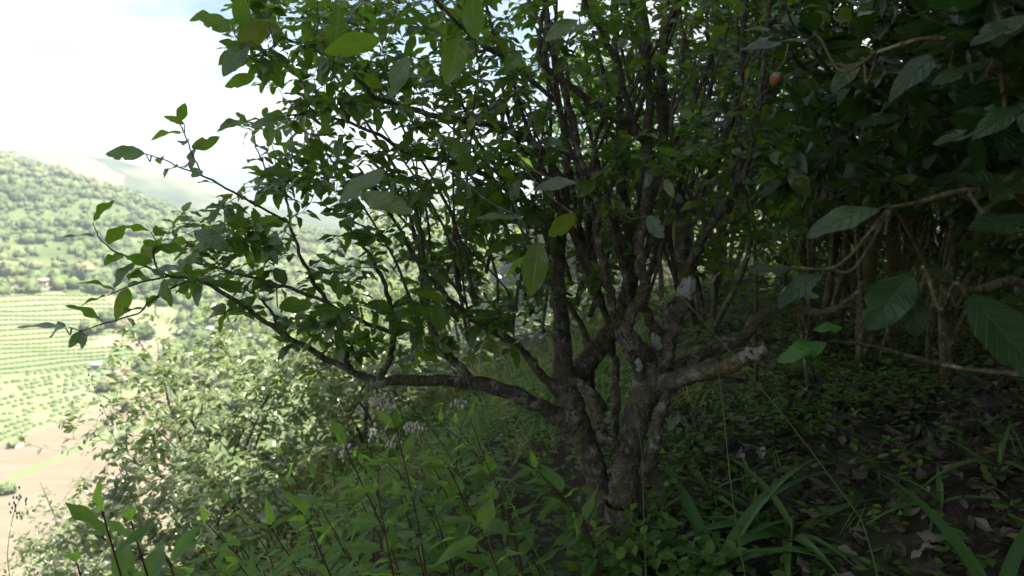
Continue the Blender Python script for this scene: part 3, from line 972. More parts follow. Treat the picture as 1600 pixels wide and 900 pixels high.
        for i in range(n):
            wa = a0 + 0.5 * mnoise.noise(Vector((i * 0.4, limb, 3.1))); wb = a1 + 0.5 * mnoise.noise(Vector((i * 0.4, limb, 7.7)))
            for k in range(m):
                s_ = k / (m - 1)
                sq = 2 * s_ - 1
                fr = lo[k] + (hi[k] - lo[k]) * (i / (n - 1))
                fr = 0.5 + (fr - 0.5) * (1 - 0.45 * sq ** 4)
                x = fr * (n - 1)
                i0 = min(n - 2, max(0, int(x))); f_ = x - i0
                c_ = pts[i0] * (1 - f_) + pts[i0 + 1] * f_
                th = wa + (wb - wa) * s_
                edge = min(1.0, 7 * min(s_, 1 - s_), 7 * min(i, n - 1 - i) / (n - 1))
                rr = rad[i0] * (0.93 + (grow_r - 0.93) * edge + 0.03 * edge * mnoise.noise(Vector((i * 0.9, k * 0.9, limb))))
                v.append(c_ + rr * (A[i0] * math.cos(th) + B[i0] * math.sin(th)))
        i = np.arange(n - 1)[:, None] * m
        j = np.arange(m - 1)[None]
        q = np.stack([i + j, i + j + 1, i + m + j + 1, i + m + j], -1).reshape(-1, 4)
        obj("lichen_patch", mesh_np("lichen_patch", np.array(v), q, M_LICHEN), root)

    crust(13, 424, 476, -1.35, 1.35, 1.09)
    crust(12, 516, 547, -1.1, 1.2, 1.12)
    crust(11, 264, 300, -0.9, 1.0, 1.1)
    crust(10, 556, 582, -0.5, 0.9, 1.1)
    crust(13, 296, 322, -1.0, 0.5, 1.1)

    # twig tips spread through the crown
    tips = []
    tips += region_tips(g, [(350, 60), (360, -40), (620, -60), (830, -60), (830, 330), (560, 300), (430, 270), (420, 170), (380, 130)], 235, 1.75, 2.95)
    tips += region_tips(g, [(440, 0), (800, -60), (820, 200), (480, 210)], 90, 1.9, 2.8)
    tips += region_tips(g, [(365, 180), (470, 160), (560, 290), (470, 330), (400, 300)], 24, 2.05, 2.6)
    tips += region_tips(g, [(270, 330), (330, 300), (460, 270), (640, 280), (660, 520), (540, 560), (430, 500), (330, 455), (250, 440)], 100, 1.9, 2.6)
    tips += region_tips(g, [(290, 330), (400, 330), (430, 440), (280, 450)], 16, 1.9, 2.3)
    tips += region_tips(g, [(340, 480), (400, 470), (560, 560), (500, 600)], 4, 2.05, 2.2)
    tips += region_tips(g, [(600, 280), (880, 230), (900, 480), (820, 540), (640, 500)], 115, 1.95, 3.0)
    tips += region_tips(g, [(640, 470), (800, 480), (800, 575), (660, 560)], 22, 2.0, 2.5)
    tips += region_tips(g, [(800, -80), (1250, -80), (1260, 330), (820, 330)], 270, 1.95, 3.3)
    tips += region_tips(g, [(880, 300), (1250, 300), (1250, 460), (1100, 420), (900, 450)], 60, 2.2, 3.2)
    tips += region_tips(g, [(560, -60), (1000, -60), (1000, 260), (700, 290), (560, 200)], 210, 2.5, 3.5)
    tips += region_tips(g, [(640, 300), (900, 280), (900, 440), (660, 440)], 70, 2.6, 3.3)
    # the crown above the top of the picture
    for _ in range(190):
        while True:
            q = g.uniform(-1, 1, 3)
            if 0.35 < np.dot(q, q) < 1: break
        c = np.array((0.7, 2.35, 2.75)) + q * np.array((1.25, 1.15, 0.85))
        tips.append(c)
    sprays = LB[-12:]
    lines = grow(sk, tips, g, max_r=0.0055)
    tw = Tubes()
    for ln, rr in lines: tw.add(ln, rr, 5, 0, cap=False)
    tag(obj("twigs", tw.mesh("twigs", M_TWIG), root), kind="stuff")
    pos, M, sz, dp = leaves_on(lines, g, (5, 8), (0.042, 0.082), spread=0.08)
    # leaves on the traced sprays
    sp_lines = []
    for l in sprays:
        p, r = limb_px(l, 6)
        sp_lines.append((p, r))
    p2, M2, s2, d2 = leaves_on(sp_lines, g, (6, 9), (0.07, 0.105), spread=0.16)
    pos = np.vstack([pos, p2]); M = np.concatenate([M, M2]); sz = np.concatenate([sz, s2]); dp = np.concatenate([dp, d2])
    # the largest in view are leaves of their own
    X, Y, D = to_px(pos)
    vis = (X > 0) & (X < 1600) & (Y > 0) & (Y < 900) & (D > 0.8)
    face = np.abs(np.sum(M[:, :, 2] * nrm(pos - np.array((0, 0, CAM_Z))), 1))
    big = np.where(vis, sz / D * (0.5 + 0.5 * face), 0)
    big[len(pos) - len(p2):] += 0.02
    order = np.argsort(-big)
    hero, rest = order[:266], order[266:]
    for i in hero:
        dps = (0.06, 0.22, 0.38, 0.14, 0.5, -0.08)
        k = int(np.argmin(np.abs(np.array(dps) - dp[i]))) if g.random() < 0.8 else int(g.integers(0, 6))
        o = bpy.data.objects.new("leaf", HERO_TEA[k])
        link(o, root)
        o.matrix_basis = mat4(M[i], pos[i] - base, sz[i] * 1.05)
    tag(obj("foliage", leaves_mesh("foliage", T_TEA, pos[rest], M[rest], sz[rest], dp[rest], M_TEA, g.random(len(rest))), root), kind="stuff")
    HL = [((383, 50), (372, -8), 1.75, 0.8), ((392, 62), (345, 108), 1.72, 0.75), ((365, 48), (312, 26), 1.72, 0.5), ((402, 118), (352, 132), 1.75, 0.45),
          ((445, 52), (392, 28), 1.78, 0.6), ((522, 82), (530, 15), 1.65, 0.85), ((742, 65), (738, -8), 1.5, 0.85), ((722, 50), (700, 120), 1.6, 0.7),
          ((606, 262), (533, 312), 1.55, 0.55), ((433, 483), (487, 470), 1.95, 0.75), ((842, 372), (832, 455), 1.65, 0.6), ((1010, 335), (1035, 370), 1.85, 0.8),
          ((902, 336), (856, 366), 1.7, 0.7), ((905, 285), (840, 282), 1.6, 0.3), ((818, 340), (748, 340), 1.6, 0.35), ((600, 62), (510, 75), 1.6, 0.4),
          ((640, 85), (605, 140), 1.7, 0.7), ((560, 300), (640, 330), 1.7, 0.4), ((420, 30), (375, 75), 1.75, 0.5), ((452, 185), (392, 185), 1.85, 0.35),
          ((700, 210), (735, 265), 1.75, 0.6), ((830, 395), (785, 430), 1.7, 0.5), ((905, 30), (855, 50), 1.5, 0.6), ((815, 80), (790, 110), 1.6, 0.7),
          ((105, 512), (30, 505), 1.92, 0.3), ((128, 516), (108, 540), 1.92, 0.6), ((230, 240), (168, 240), 1.98, 0.4), ((290, 195), (258, 180), 2.0, 0.5),
          ((300, 360), (352, 380), 1.85, 0.7), ((690, 520), (682, 475), 1.9, 0.8), ((700, 470), (655, 455), 1.9, 0.4), ((1062, 640), (1045, 668), 2.25, 0.7)]
    apos, _, _ = sk.arrays()
    apos = np.vstack([apos] + [ln for ln, _ in lines])
    stalks = Tubes()
    for q, (b, t, d, fc) in enumerate(HL):
        pb, pt = P(*b, d), P(*t, d - 0.03)
        y = pt - pb
        n_ = nrm(np.array((0, 0, CAM_Z)) - pb) * fc * (-1 if q % 3 == 0 else 1) + np.array((0, 0, 1.0)) * (1 - fc) + g.normal(0, 0.12, 3)
        o = link(bpy.data.objects.new("leaf", BIG_FRESH[q % 3]), root)
        o.matrix_basis = mat4(frames(y[None], n_[None])[0], pb - base, np.linalg.norm(y) * 1.06)
        j = int(np.argmin(np.sum((apos - pb) ** 2, 1)))
        sp = catmull([apos[j], (apos[j] + pb) / 2 + np.array((0, 0, -0.02)), pb + y * 0.04], 5)
        stalks.add(sp, np.linspace(0.0024, 0.0014, len(sp)), 5, 0)
    tag(obj("leaf_stalks", stalks.mesh("leaf_stalks", M_TWIG), root), kind="stuff")
    for ch in root.children:
        if ch.name.split('.')[0] != "leaf": ch.location = tuple(-base)
    return root


MAIN = build_main_tree()


# ------------------------------------------------------------------ tea trees of the right-hand bank, close to the camera
def build_right_tree():
    g = np.random.default_rng(21)
    base = P(1690, 800, 1.35); base[2] = float(H(base[0], base[1]))
    root = empty("tea_tree", base)
    tag(root, "near tea tree leaning in from the right edge with very large dark leaves", "tree")
    sk = Skeleton()
    LB = [
        [(1690, 900, 1.35, 40), (1680, 700, 1.32, 34), (1660, 480, 1.30, 30), (1640, 300, 1.28, 26), (1640, 120, 1.25, 22), (1620, -60, 1.25, 16)],
        [(1660, 480, 1.30, 18), (1590, 440, 1.26, 15), (1530, 452, 1.25, 12), (1490, 448, 1.24, 9), (1440, 420, 1.22, 7)],
        [(1650, 360, 1.29, 16), (1580, 300, 1.26, 14), (1500, 300, 1.25, 11), (1430, 318, 1.24, 8), (1385, 325, 1.22, 6)],
        [(1640, 200, 1.27, 14), (1580, 130, 1.22, 12), (1520, 80, 1.2, 9), (1450, 60, 1.18, 7), (1360, 85, 1.25, 5)],
        [(1640, 100, 1.25, 12), (1600, 20, 1.2, 10), (1540, -20, 1.15, 8)],
    ]
    LT = [
        [(1358, 600, 3.75, 40), (1352, 520, 3.72, 28), (1355, 430, 3.70, 25), (1368, 350, 3.65, 23), (1378, 312, 3.6, 23), (1410, 281, 3.5, 18), (1460, 241, 3.35, 17), (1484, 200, 3.2, 16), (1494, 140, 3.0, 15), (1502, 60, 2.8, 13), (1506, -60, 2.6, 10)],
        [(1398, 600, 3.9, 30), (1396, 520, 3.9, 23), (1397, 415, 3.9, 20), (1395, 330, 3.85, 19), (1400, 200, 3.7, 18), (1420, 120, 3.6, 17), (1424, 0, 3.4, 13), (1420, -100, 3.3, 9)],
        [(1390, 296, 3.55, 9), (1415, 255, 3.45, 8), (1440, 214, 3.35, 7), (1464, 165, 3.2, 6), (1466, 120, 3.1, 5)],
        [(1378, 330, 3.6, 12), (1350, 285, 3.5, 9), (1338, 235, 3.4, 8), (1328, 200, 3.3, 6), (1332, 150, 3.2, 5)],
        [(1440, 214, 3.35, 6), (1462, 205, 3.3, 5), (1480, 196, 3.25, 3)],
        [(1496, 140, 3.0, 10), (1440, 90, 2.6, 9), (1380, 92, 2.2, 8), (1300, 115, 1.9, 7), (1255, 105, 1.75, 6), (1232, 70, 1.6, 5)],
        [(1300, 115, 1.9, 6), (1268, 75, 1.8, 5), (1240, 40, 1.75, 4), (1225, 0, 1.7, 3)],
        [(1500, 70, 2.8, 9), (1450, 40, 2.6, 9), (1420, 10, 2.4, 8), (1400, -60, 2.2, 7)],
    ]
    LS = [
        [(1479, 640, 3.1, 24), (1478, 560, 3.05, 17), (1475, 470, 3.0, 16), (1489, 400, 2.95, 16), (1494, 330, 2.9, 15), (1511, 290, 2.85, 15), (1541, 245, 2.8, 14), (1560, 200, 2.75, 12), (1575, 120, 2.7, 10), (1590, 0, 2.6, 8)],
        [(1479, 480, 3.0, 13), (1520, 430, 2.95, 12), (1560, 380, 2.9, 10), (1600, 330, 2.85, 8), (1650, 280, 2.8, 6)],
        [(1494, 330, 2.9, 8), (1478, 400, 2.85, 6), (1476, 440, 2.8, 4)],
        [(1479, 548, 3.05, 11), (1500, 505, 3.0, 10), (1530, 450, 2.9, 8), (1545, 400, 2.85, 5)],
        [(1511, 290, 2.85, 10), (1490, 240, 2.8, 8), (1470, 180, 2.75, 7), (1440, 110, 2.7, 5)],
    ]
    for i, l in enumerate(LB):
        p, r = limb_px(l, 7)
        tb = Tubes(); tb.add(p, r, 12, 0.07, seed=300 + i)
        obj("stem" if i == 0 else "limb", tb.mesh("limb", M_BARK_MOSS), root).location = tuple(-base)
        sk.add(p[8 if i == 0 else 3:], r[8 if i == 0 else 3:], 2)
    # its neighbour with the forked pale branch
    base2 = P(1376, 560, 3.75); base2[2] = float(H(base2[0], base2[1]))
    root2 = empty("tea_tree", base2)
    tag(root2, "twin-stemmed dark tea tree with a pale forked branch and one round seed capsule", "tree")
    sk2 = Skeleton()
    for i, l in enumerate(LT):
        p, r = limb_px(l, 7)
        tb = Tubes(); tb.add(p, r, 12, 0.07, seed=330 + i)
        obj("stem" if i < 2 else "limb", tb.mesh("limb", M_BARK_MOSS if i < 2 else M_BARK), root2).location = tuple(-base2)
        s = 20 if i < 2 else 3
        sk2.add(p[s:], r[s:], 2)
    for k in range(9):
        x0, y0 = g.uniform(1130, 1560), g.uniform(330, 520)
        x1 = x0 + g.normal(0, 120)
        d0 = g.uniform(3.2, 4.6)
        y1 = g.uniform(-60, 150)
        w = g.uniform(4, 10)
        p, r = limb_px([(x0, y0, d0, w), (x0 + (x1 - x0) * 0.3 + g.normal(0, 10), y0 + (y1 - y0) * 0.35, d0, w * 0.9), (x0 + (x1 - x0) * 0.7 + g.normal(0, 10), y0 + (y1 - y0) * 0.7, d0 - 0.1, w * 0.7), (x1, y1, d0 - 0.2, w * 0.5)], 5)
        gb = on_ground(p[0][0] * 0.97 + base2[0] * 0.03, p[0][1], -0.02)
        q = catmull([gb, (gb + p[0]) / 2 + g.normal(0, 0.03, 3), p[0]], 4)[:-1]
        p = np.vstack([q, p]); r = np.concatenate([np.full(len(q), r[0] * 1.05), r])
        tb = Tubes(); tb.add(p, r, 7, 0.06, seed=400 + k)
        obj("stem", tb.mesh("stem", M_BARK_MOSS), root2).location = tuple(-base2)
        sk2.add(p[12:], r[12:], 2)
    base3 = P(1478, 600, 3.05); base3[2] = float(H(base3[0], base3[1]))
    root3 = empty("tea_tree", base3)
    tag(root3, "slender mossy tea tree with one crooked stem right of the twin-stemmed tree", "tree")
    sk3 = Skeleton()
    for i, l in enumerate(LS):
        p, r = limb_px(l, 7)
        tb = Tubes(); tb.add(p, r, 12, 0.07, seed=360 + i)
        obj("stem" if i == 0 else "limb", tb.mesh("limb", M_BARK_MOSS), root3).location = tuple(-base3)
        s = 20 if i == 0 else 3
        sk3.add(p[s:], r[s:], 2)
    tips3 = region_tips(g, [(1400, -60), (1700, -60), (1700, 330), (1560, 360), (1420, 250)], 120, 2.2, 3.2)
    tips3 += region_tips(g, [(1480, 300), (1700, 280), (1700, 460), (1540, 430)], 30, 2.5, 3.2)
    tips2 = region_tips(g, [(1180, -80), (1640, -80), (1640, 220), (1500, 300), (1200, 280)], 190, 1.8, 3.6)
    tips2 += region_tips(g, [(1200, 250), (1640, 220), (1640, 330), (1220, 330)], 60, 2.4, 3.9)
    for _ in range(190):
        q = g.uniform(-1, 1, 3)
        tips2.append(np.array((1.9, 2.9, 2.95)) + q * np.array((1.3, 1.2, 0.75)))
    tips1 = region_tips(g, [(1480, -60), (1750, -60), (1750, 260), (1560, 300), (1500, 180)], 60, 1.1, 1.7)
    for _ in range(120):
        q = g.uniform(-1, 1, 3)
        tips1.append(np.array((1.7, 1.25, 2.55)) + q * np.array((0.9, 0.9, 0.6)))
    hero = []
    for rt, bs, s_, tp in ((root, base, sk, tips1), (root2, base2, sk2, tips2), (root3, base3, sk3, tips3)):
        lines = grow(s_, tp, g, max_r=0.006)
        tw = Tubes()
        for ln, rr in lines: tw.add(ln, rr, 5, 0, cap=False)
        tag(obj("twigs", tw.mesh("twigs", M_BARK_MOSS), rt), kind="stuff").location = tuple(-bs)
        pos, M, sz, dp = leaves_on(lines, g, (5, 9), (0.075, 0.125))
        X, Y, D = to_px(pos)
        vis = (X > 1100) & (X < 1620) & (Y > -20) & (Y < 600)
        big = np.where(vis, sz / D, 0)
        order = np.argsort(-big)
        h, rest = order[:110], order[110:]
        for i in h:
            o = link(bpy.data.objects.new("leaf", BIG_TEA[int(g.integers(0, 3))] if D[i] < 1.9 else HERO_SHADED[int(g.integers(0, 6))]), rt)
            o.matrix_basis = mat4(M[i], pos[i] - bs, sz[i])
        tag(obj("foliage", leaves_mesh("foliage", T_TEA, pos[rest], M[rest], sz[rest], dp[rest], M_TEA_SHADED, g.random(len(rest))), rt), kind="stuff").location = tuple(-bs)
    # the large leaves that stand out: (base px, tip px, depths, facing)
    BL = [
        ((1425, 425), (1360, 503), 1.20, 1.14, 0.50, 0),
        ((1380, 325), (1268, 342), 1.22, 1.20, 0.35, 1),
        ((1428, 462), (1430, 520), 1.25, 1.20, 0.50, 0),
        ((1480, 420), (1412, 452), 1.30, 1.22, 0.25, 2),
        ((1290, 425), (1215, 460), 1.28, 1.26, 0.35, 1),
        ((1240, 418), (1172, 424), 1.30, 1.3, 0.25, 2),
        ((1505, 455), (1640, 590), 1.05, 1.0, 0.55, 0),
        ((1640, 340), (1520, 356), 1.1, 1.08, 0.3, 2),
        ((1600, 165), (1525, 200), 1.1, 1.1, 0.4, 1),
        ((1545, 95), (1460, 130), 1.15, 1.15, 0.3, 2),
        ((1610, 20), (1520, 60), 1.05, 1.05, 0.35, 0),
        ((1480, 75), (1390, 130), 1.2, 1.2, 0.35, 1),
        ((1345, 95), (1300, 130), 1.35, 1.33, 0.4, 1),
        ((1270, 60), (1165, 75), 1.4, 1.36, 0.25, 2),
    ]
    tb = Tubes()
    for (b, t, db, dt, fc, k) in BL:
        pb, pt = P(*b, db), P(*t, dt)
        y = pt - pb
        L = np.linalg.norm(y)
        toc = nrm(np.array((0, 0, CAM_Z)) - pb)
        n_ = toc * fc + np.array((0, 0, 1.0)) * (1 - fc) + g.normal(0, 0.08, 3)
        Mx = frames(y[None], n_[None])[0]
        o = link(bpy.data.objects.new("leaf", BIG_TEA[k]), root)
        o.matrix_basis = mat4(Mx, pb - base, L * 1.05)
        # its own twig back to the stem
        pos, _, _ = sk.arrays()
        j = int(np.argmin(np.sum((pos - pb) ** 2, 1)))
        q = catmull([pos[j], (pos[j] + pb) / 2 + np.array((0, 0, -0.05)), pb - y * 0.1, pb + y * 0.05], 5)
        tb.add(q, np.linspace(0.004, 0.0018, len(q)), 6, 0)
    tag(obj("leaf_stalks", tb.mesh("leaf_stalks", M_BARK_MOSS), root), kind="stuff").location = tuple(-base)
    # young bright leaves below
    for (b, t, db, dt, fc) in (((1296, 535), (1202, 556), 1.55, 1.52, 0.45), ((1318, 512), (1268, 508), 1.58, 1.56, 0.5)):
        pb, pt = P(*b, db), P(*t, dt)
        y = pt - pb
        toc = nrm(np.array((0, 0, CAM_Z)) - pb)
        n_ = toc * fc + np.array((0, 0, 1.0)) * (1 - fc)
        o = link(bpy.data.objects.new("leaf", YOUNG_MESH), root)
        o["label"] = "bright young green leaf"
        o.matrix_basis = mat4(frames(y[None], n_[None])[0], pb - base, np.linalg.norm(y) * 0.85)
    p = catmull([P(1668, 590, 1.33), P(1500, 575, 1.5), P(1360, 540, 1.55), P(1296, 533, 1.55)], 6)
    tb = Tubes(); tb.add(p, np.linspace(0.007, 0.002, len(p)), 7, 0.05)
    obj("limb", tb.mesh("limb", M_BARK_MOSS), root).location = tuple(-base)
    # split seed capsule hanging from a twig
    c = P(1212, 124, 1.5)
    v, f = ico(2)
    v2 = v * np.array((0.0125, 0.0125, 0.015))
    v2 = v2 * (1 + 0.05 * np.sin(3 * np.arctan2(v[:, 1], v[:, 0]))[:, None])
    cap = obj("seed_capsule", mesh_np("seed_capsule", v2, f, M_CAPSULE), root2)
    cap.location = tuple(c - base2)
    up = v[:, 2] > 0.15
    keep = np.all(up[f], 1)
    husk = obj("husk", mesh_np("husk", v2 * 1.09, f[keep], M_PETAL), cap)
    husk.rotation_euler = (0.5, 0.7, 0)
    q = catmull([P(1232, 70, 1.5), P(1226, 95, 1.5), c + np.array((0, 0, 0.015))], 5)
    tb = Tubes(); tb.add(q, np.linspace(0.003, 0.002, len(q)), 6, 0)
    obj("capsule_stalk", tb.mesh("capsule_stalk", M_BARK_MOSS), root2).location = tuple(-base2)


def ico(sub):
    t = (1 + 5 ** 0.5) / 2
    v = [(-1, t, 0), (1, t, 0), (-1, -t, 0), (1, -t, 0), (0, -1, t), (0, 1, t), (0, -1, -t), (0, 1, -t), (t, 0, -1), (t, 0, 1), (-t, 0, -1), (-t, 0, 1)]
    f = [(0, 11, 5), (0, 5, 1), (0, 1, 7), (0, 7, 10), (0, 10, 11), (1, 5, 9), (5, 11, 4), (11, 10, 2), (10, 7, 6), (7, 1, 8), (3, 9, 4), (3, 4, 2), (3, 2, 6), (3, 6, 8), (3, 8, 9), (4, 9, 5), (2, 4, 11), (6, 2, 10), (8, 6, 7), (9, 8, 1)]
    v = [list(nrm(np.array(p, float))) for p in v]
    for _ in range(sub):
        cache, nf = {}, []

        def mid(a, b):
            k = (min(a, b), max(a, b))
            if k not in cache:
                v.append(list(nrm((np.array(v[a]) + np.array(v[b])) / 2)))
                cache[k] = len(v) - 1
            return cache[k]
        for a, b, c in f:
            x, y, z = mid(a, b), mid(b, c), mid(c, a)
            nf += [(a, x, z), (b, y, x), (c, z, y), (x, y, z)]
        f = nf
    return np.array(v), np.array(f)


build_right_tree()


# ------------------------------------------------------------------ generic shrubs and trees (leafy, grown)
def woody(name, loc, label, cat, seed, height, rx, ry, crown_z, crown_h, n_stems, n_tips, leaf, per, mat, bark, tmpl, stem_r, group=None, n_leaf_obj=0, hero=None, lean=(0, 0), tilt=0.6, shell=0.2, px_only=False):
    g = np.random.default_rng(seed)
    root = empty(name, loc)
    tag(root, label, cat, group)
    sk = Skeleton()
    for s in range(n_stems):
        a = 6.28 * s / n_stems + g.uniform(-0.5, 0.5)
        rr = g.uniform(0.35, 0.8)
        top = np.array((math.cos(a) * rx * rr + lean[0], math.sin(a) * ry * rr + lean[1], crown_z + crown_h * g.uniform(0.55, 0.9)))
        b = np.array((math.cos(a) * stem_r * 1.5, math.sin(a) * stem_r * 1.5, -0.1))
        m1 = b * 0.7 + top * np.array((0.12, 0.12, 0.3)) + g.normal(0, 0.10 * height / 2, 3) * (1, 1, 0)
        m2 = b * 0.4 + top * np.array((0.5, 0.5, 0.62)) + g.normal(0, 0.13 * height / 2, 3) * (1, 1, 0.3)
        p = catmull([b, m1, m2, top], 8)
        r = np.linspace(stem_r * g.uniform(0.6, 1.0), stem_r * 0.15, len(p))
        tb = Tubes(); tb.add(p, r, 8, 0.08, seed=seed * 10 + s)
        obj("stem", tb.mesh("stem", bark), root)
        sk.add(p[8:], r[8:], 2)
        for _ in range(3):
            j = int(g.integers(8, len(p) - 4))
            d = nrm(g.normal(0, 1, 3) * np.array((1, 1, 0.4)) + np.array((0, 0, 0.5)))
            L = g.uniform(0.25, 0.55) * max(rx, ry)
            q = catmull([p[j], p[j] + d * L * 0.5 + g.normal(0, 0.04, 3), p[j] + d * L + np.array((0, 0, 0.1 * L))], 5)
            rq = np.linspace(r[j] * 0.7, r[j] * 0.2, len(q))
            tb = Tubes(); tb.add(q, rq, 6, 0.06, seed=seed)
            obj("limb", tb.mesh("limb", bark), root)
            sk.add(q[2:], rq[2:], 2)
    tips = []
    while len(tips) < n_tips:
        q = g.uniform(-1, 1, 3)
        d2 = np.dot(q, q)
        if d2 > 1 or d2 < shell: continue
        k = 0.8 + 0.35 * mnoise.noise(Vector((q[0] * 1.7 + seed, q[1] * 1.7, q[2] * 1.7)))
        tips.append(np.array((q[0] * rx * k + lean[0], q[1] * ry * k + lean[1], crown_z + crown_h * 0.5 * (1 + q[2] * k))))
    lines = grow(sk, tips, g, r_tip=0.0012 * height / 2, max_r=stem_r * 0.4)
    tw = Tubes()
    for ln, rr in lines: tw.add(ln, rr, 4, 0, cap=False)
    tag(obj("twigs", tw.mesh("twigs", bark), root), kind="stuff")
    pos, M, sz, dp = leaves_on(lines, g, per, leaf, spread=0.13 * leaf[1] / 0.1, tilt=tilt)
    idx = np.arange(len(pos))
    if n_leaf_obj:
        w = pos + np.array(loc)
        X, Y, D = to_px(w)
        face = np.abs(np.sum(M[:, :, 2] * nrm(w - np.array((0, 0, CAM_Z))), 1))
        order = np.argsort(-(sz / D * face - 0.004 * D))
        for i in order[:n_leaf_obj]:
            o = link(bpy.data.objects.new("leaf", hero[int(g.integers(0, len(hero)))]), root)
            o.matrix_basis = mat4(M[i], pos[i], sz[i])
        idx = order[n_leaf_obj:]
    tag(obj("foliage", leaves_mesh("foliage", tmpl, pos[idx], M[idx], sz[idx], dp[idx], mat, g.random(len(idx))), root), kind="stuff")
    return root


SUN_HERO = []
for k, dr in enumerate((0.1, 0.3, 0.2)):
    tv, tq, tuv = leaf_template(5, 2, 0.48, wave=0.3, seed=50 + k)
    SUN_HERO.append(mesh_np("sunlit_leaf_blade", bend(tv, dr, 0.1), tq, M_TEA_SUN, True, tuv))

# sunlit bushes below on the left
GB = "tea bushes below the path"
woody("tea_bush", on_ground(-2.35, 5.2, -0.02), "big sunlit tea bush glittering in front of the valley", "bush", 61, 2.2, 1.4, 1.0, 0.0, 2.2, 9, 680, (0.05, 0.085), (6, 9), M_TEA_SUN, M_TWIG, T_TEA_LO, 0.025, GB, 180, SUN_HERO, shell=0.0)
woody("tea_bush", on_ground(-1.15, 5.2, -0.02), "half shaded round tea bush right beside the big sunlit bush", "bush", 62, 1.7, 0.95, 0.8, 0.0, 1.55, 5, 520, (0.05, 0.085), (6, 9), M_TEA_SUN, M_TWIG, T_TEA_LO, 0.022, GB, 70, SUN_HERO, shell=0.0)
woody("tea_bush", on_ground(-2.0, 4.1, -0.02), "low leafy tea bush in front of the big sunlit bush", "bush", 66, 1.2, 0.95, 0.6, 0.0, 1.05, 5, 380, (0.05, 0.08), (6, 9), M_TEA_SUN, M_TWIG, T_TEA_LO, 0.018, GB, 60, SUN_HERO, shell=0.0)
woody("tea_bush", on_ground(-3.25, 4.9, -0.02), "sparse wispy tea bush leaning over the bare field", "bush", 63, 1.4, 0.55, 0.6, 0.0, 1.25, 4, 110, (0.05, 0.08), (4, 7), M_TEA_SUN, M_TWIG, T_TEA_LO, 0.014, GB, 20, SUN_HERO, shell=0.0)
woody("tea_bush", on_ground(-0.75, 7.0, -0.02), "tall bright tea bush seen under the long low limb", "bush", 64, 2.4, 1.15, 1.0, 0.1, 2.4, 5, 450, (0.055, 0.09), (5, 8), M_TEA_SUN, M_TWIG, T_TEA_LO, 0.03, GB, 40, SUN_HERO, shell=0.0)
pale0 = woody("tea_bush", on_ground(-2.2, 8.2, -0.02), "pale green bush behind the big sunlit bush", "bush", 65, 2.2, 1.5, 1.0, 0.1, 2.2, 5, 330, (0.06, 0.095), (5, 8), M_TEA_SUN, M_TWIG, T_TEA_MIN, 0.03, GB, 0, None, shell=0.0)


def copy_tree(root, loc, rz, sc, label, group):
    r = root.copy()
    link(r)
    r.location = tuple(loc); r.rotation_euler.z = rz; r.scale = (sc, sc, sc)
    r["label"] = label
    if group: r["group"] = group
    for ch in root.children:
        c = ch.copy()
        link(c, r)
    return r


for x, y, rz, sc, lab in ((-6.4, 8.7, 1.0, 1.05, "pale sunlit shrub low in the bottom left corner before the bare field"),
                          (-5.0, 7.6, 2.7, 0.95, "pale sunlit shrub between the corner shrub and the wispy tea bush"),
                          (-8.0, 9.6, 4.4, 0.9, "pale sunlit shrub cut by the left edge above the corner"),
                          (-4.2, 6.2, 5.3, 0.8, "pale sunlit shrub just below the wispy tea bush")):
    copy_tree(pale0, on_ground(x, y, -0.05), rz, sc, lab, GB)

# tea trees standing behind, on the bank: three grown, the rest copied
GT = "tea trees behind on the bank"
BACK = [
    (0, 1.45, 4.95, 0.0, 1.0, "dark tea tree directly behind the old tree's left trunk"),
    (1, 1.80, 3.95, 0.0, 1.0, "dark thick-stemmed tea tree behind the white lichen patch"),
    (2, 2.85, 4.9, 0.0, 1.0, "dim tea tree behind the twin-stemmed tree"),
    (2, 1.0, 7.4, 2.1, 0.8, "tea tree in dappled light behind the gap between the trunks"),
    (0, 3.9, 6.2, 1.3, 1.05, "tea tree at the back of the bank below the top right corner"),
    (1, 2.05, 6.6, 4.0, 1.05, "tea tree far back between the old tree and the twin-stemmed one"),
    (2, 5.6, 8.6, 5.0, 1.15, "sunlit tea tree beyond the grassy bank at the right edge"),
    (0, 3.1, 8.4, 3.3, 1.2, "tea tree farthest back behind the twin stems"),
    (1, 4.9, 5.4, 2.6, 1.0, "tea tree hidden behind the slender crooked stem"),
    (2, 1.0, 8.8, 0.7, 1.15, "sun-flecked tea tree farthest back behind the old trunk"),
    (0, 6.9, 7.2, 4.4, 1.1, "tea tree at the far right end of the bank"),
]
protos = {}
for k, x, y, rz, sc, lab in BACK:
    if k not in protos:
        protos[k] = woody("tea_tree", on_ground(x, y, -0.02), lab, "tree", 71 + k, 3.5, (1.1, 1.0, 1.25)[k], (1.0, 0.95, 1.1)[k], 0.35, 3.25, 7, 500, (0.065, 0.105), (5, 8), M_TEA_SHADED, M_BARK_MOSS, T_TEA_LO, 0.03, GT, 0, None, shell=0.06)
    else:
        copy_tree(protos[k], on_ground(x, y, -0.02), rz, sc, lab, GT)

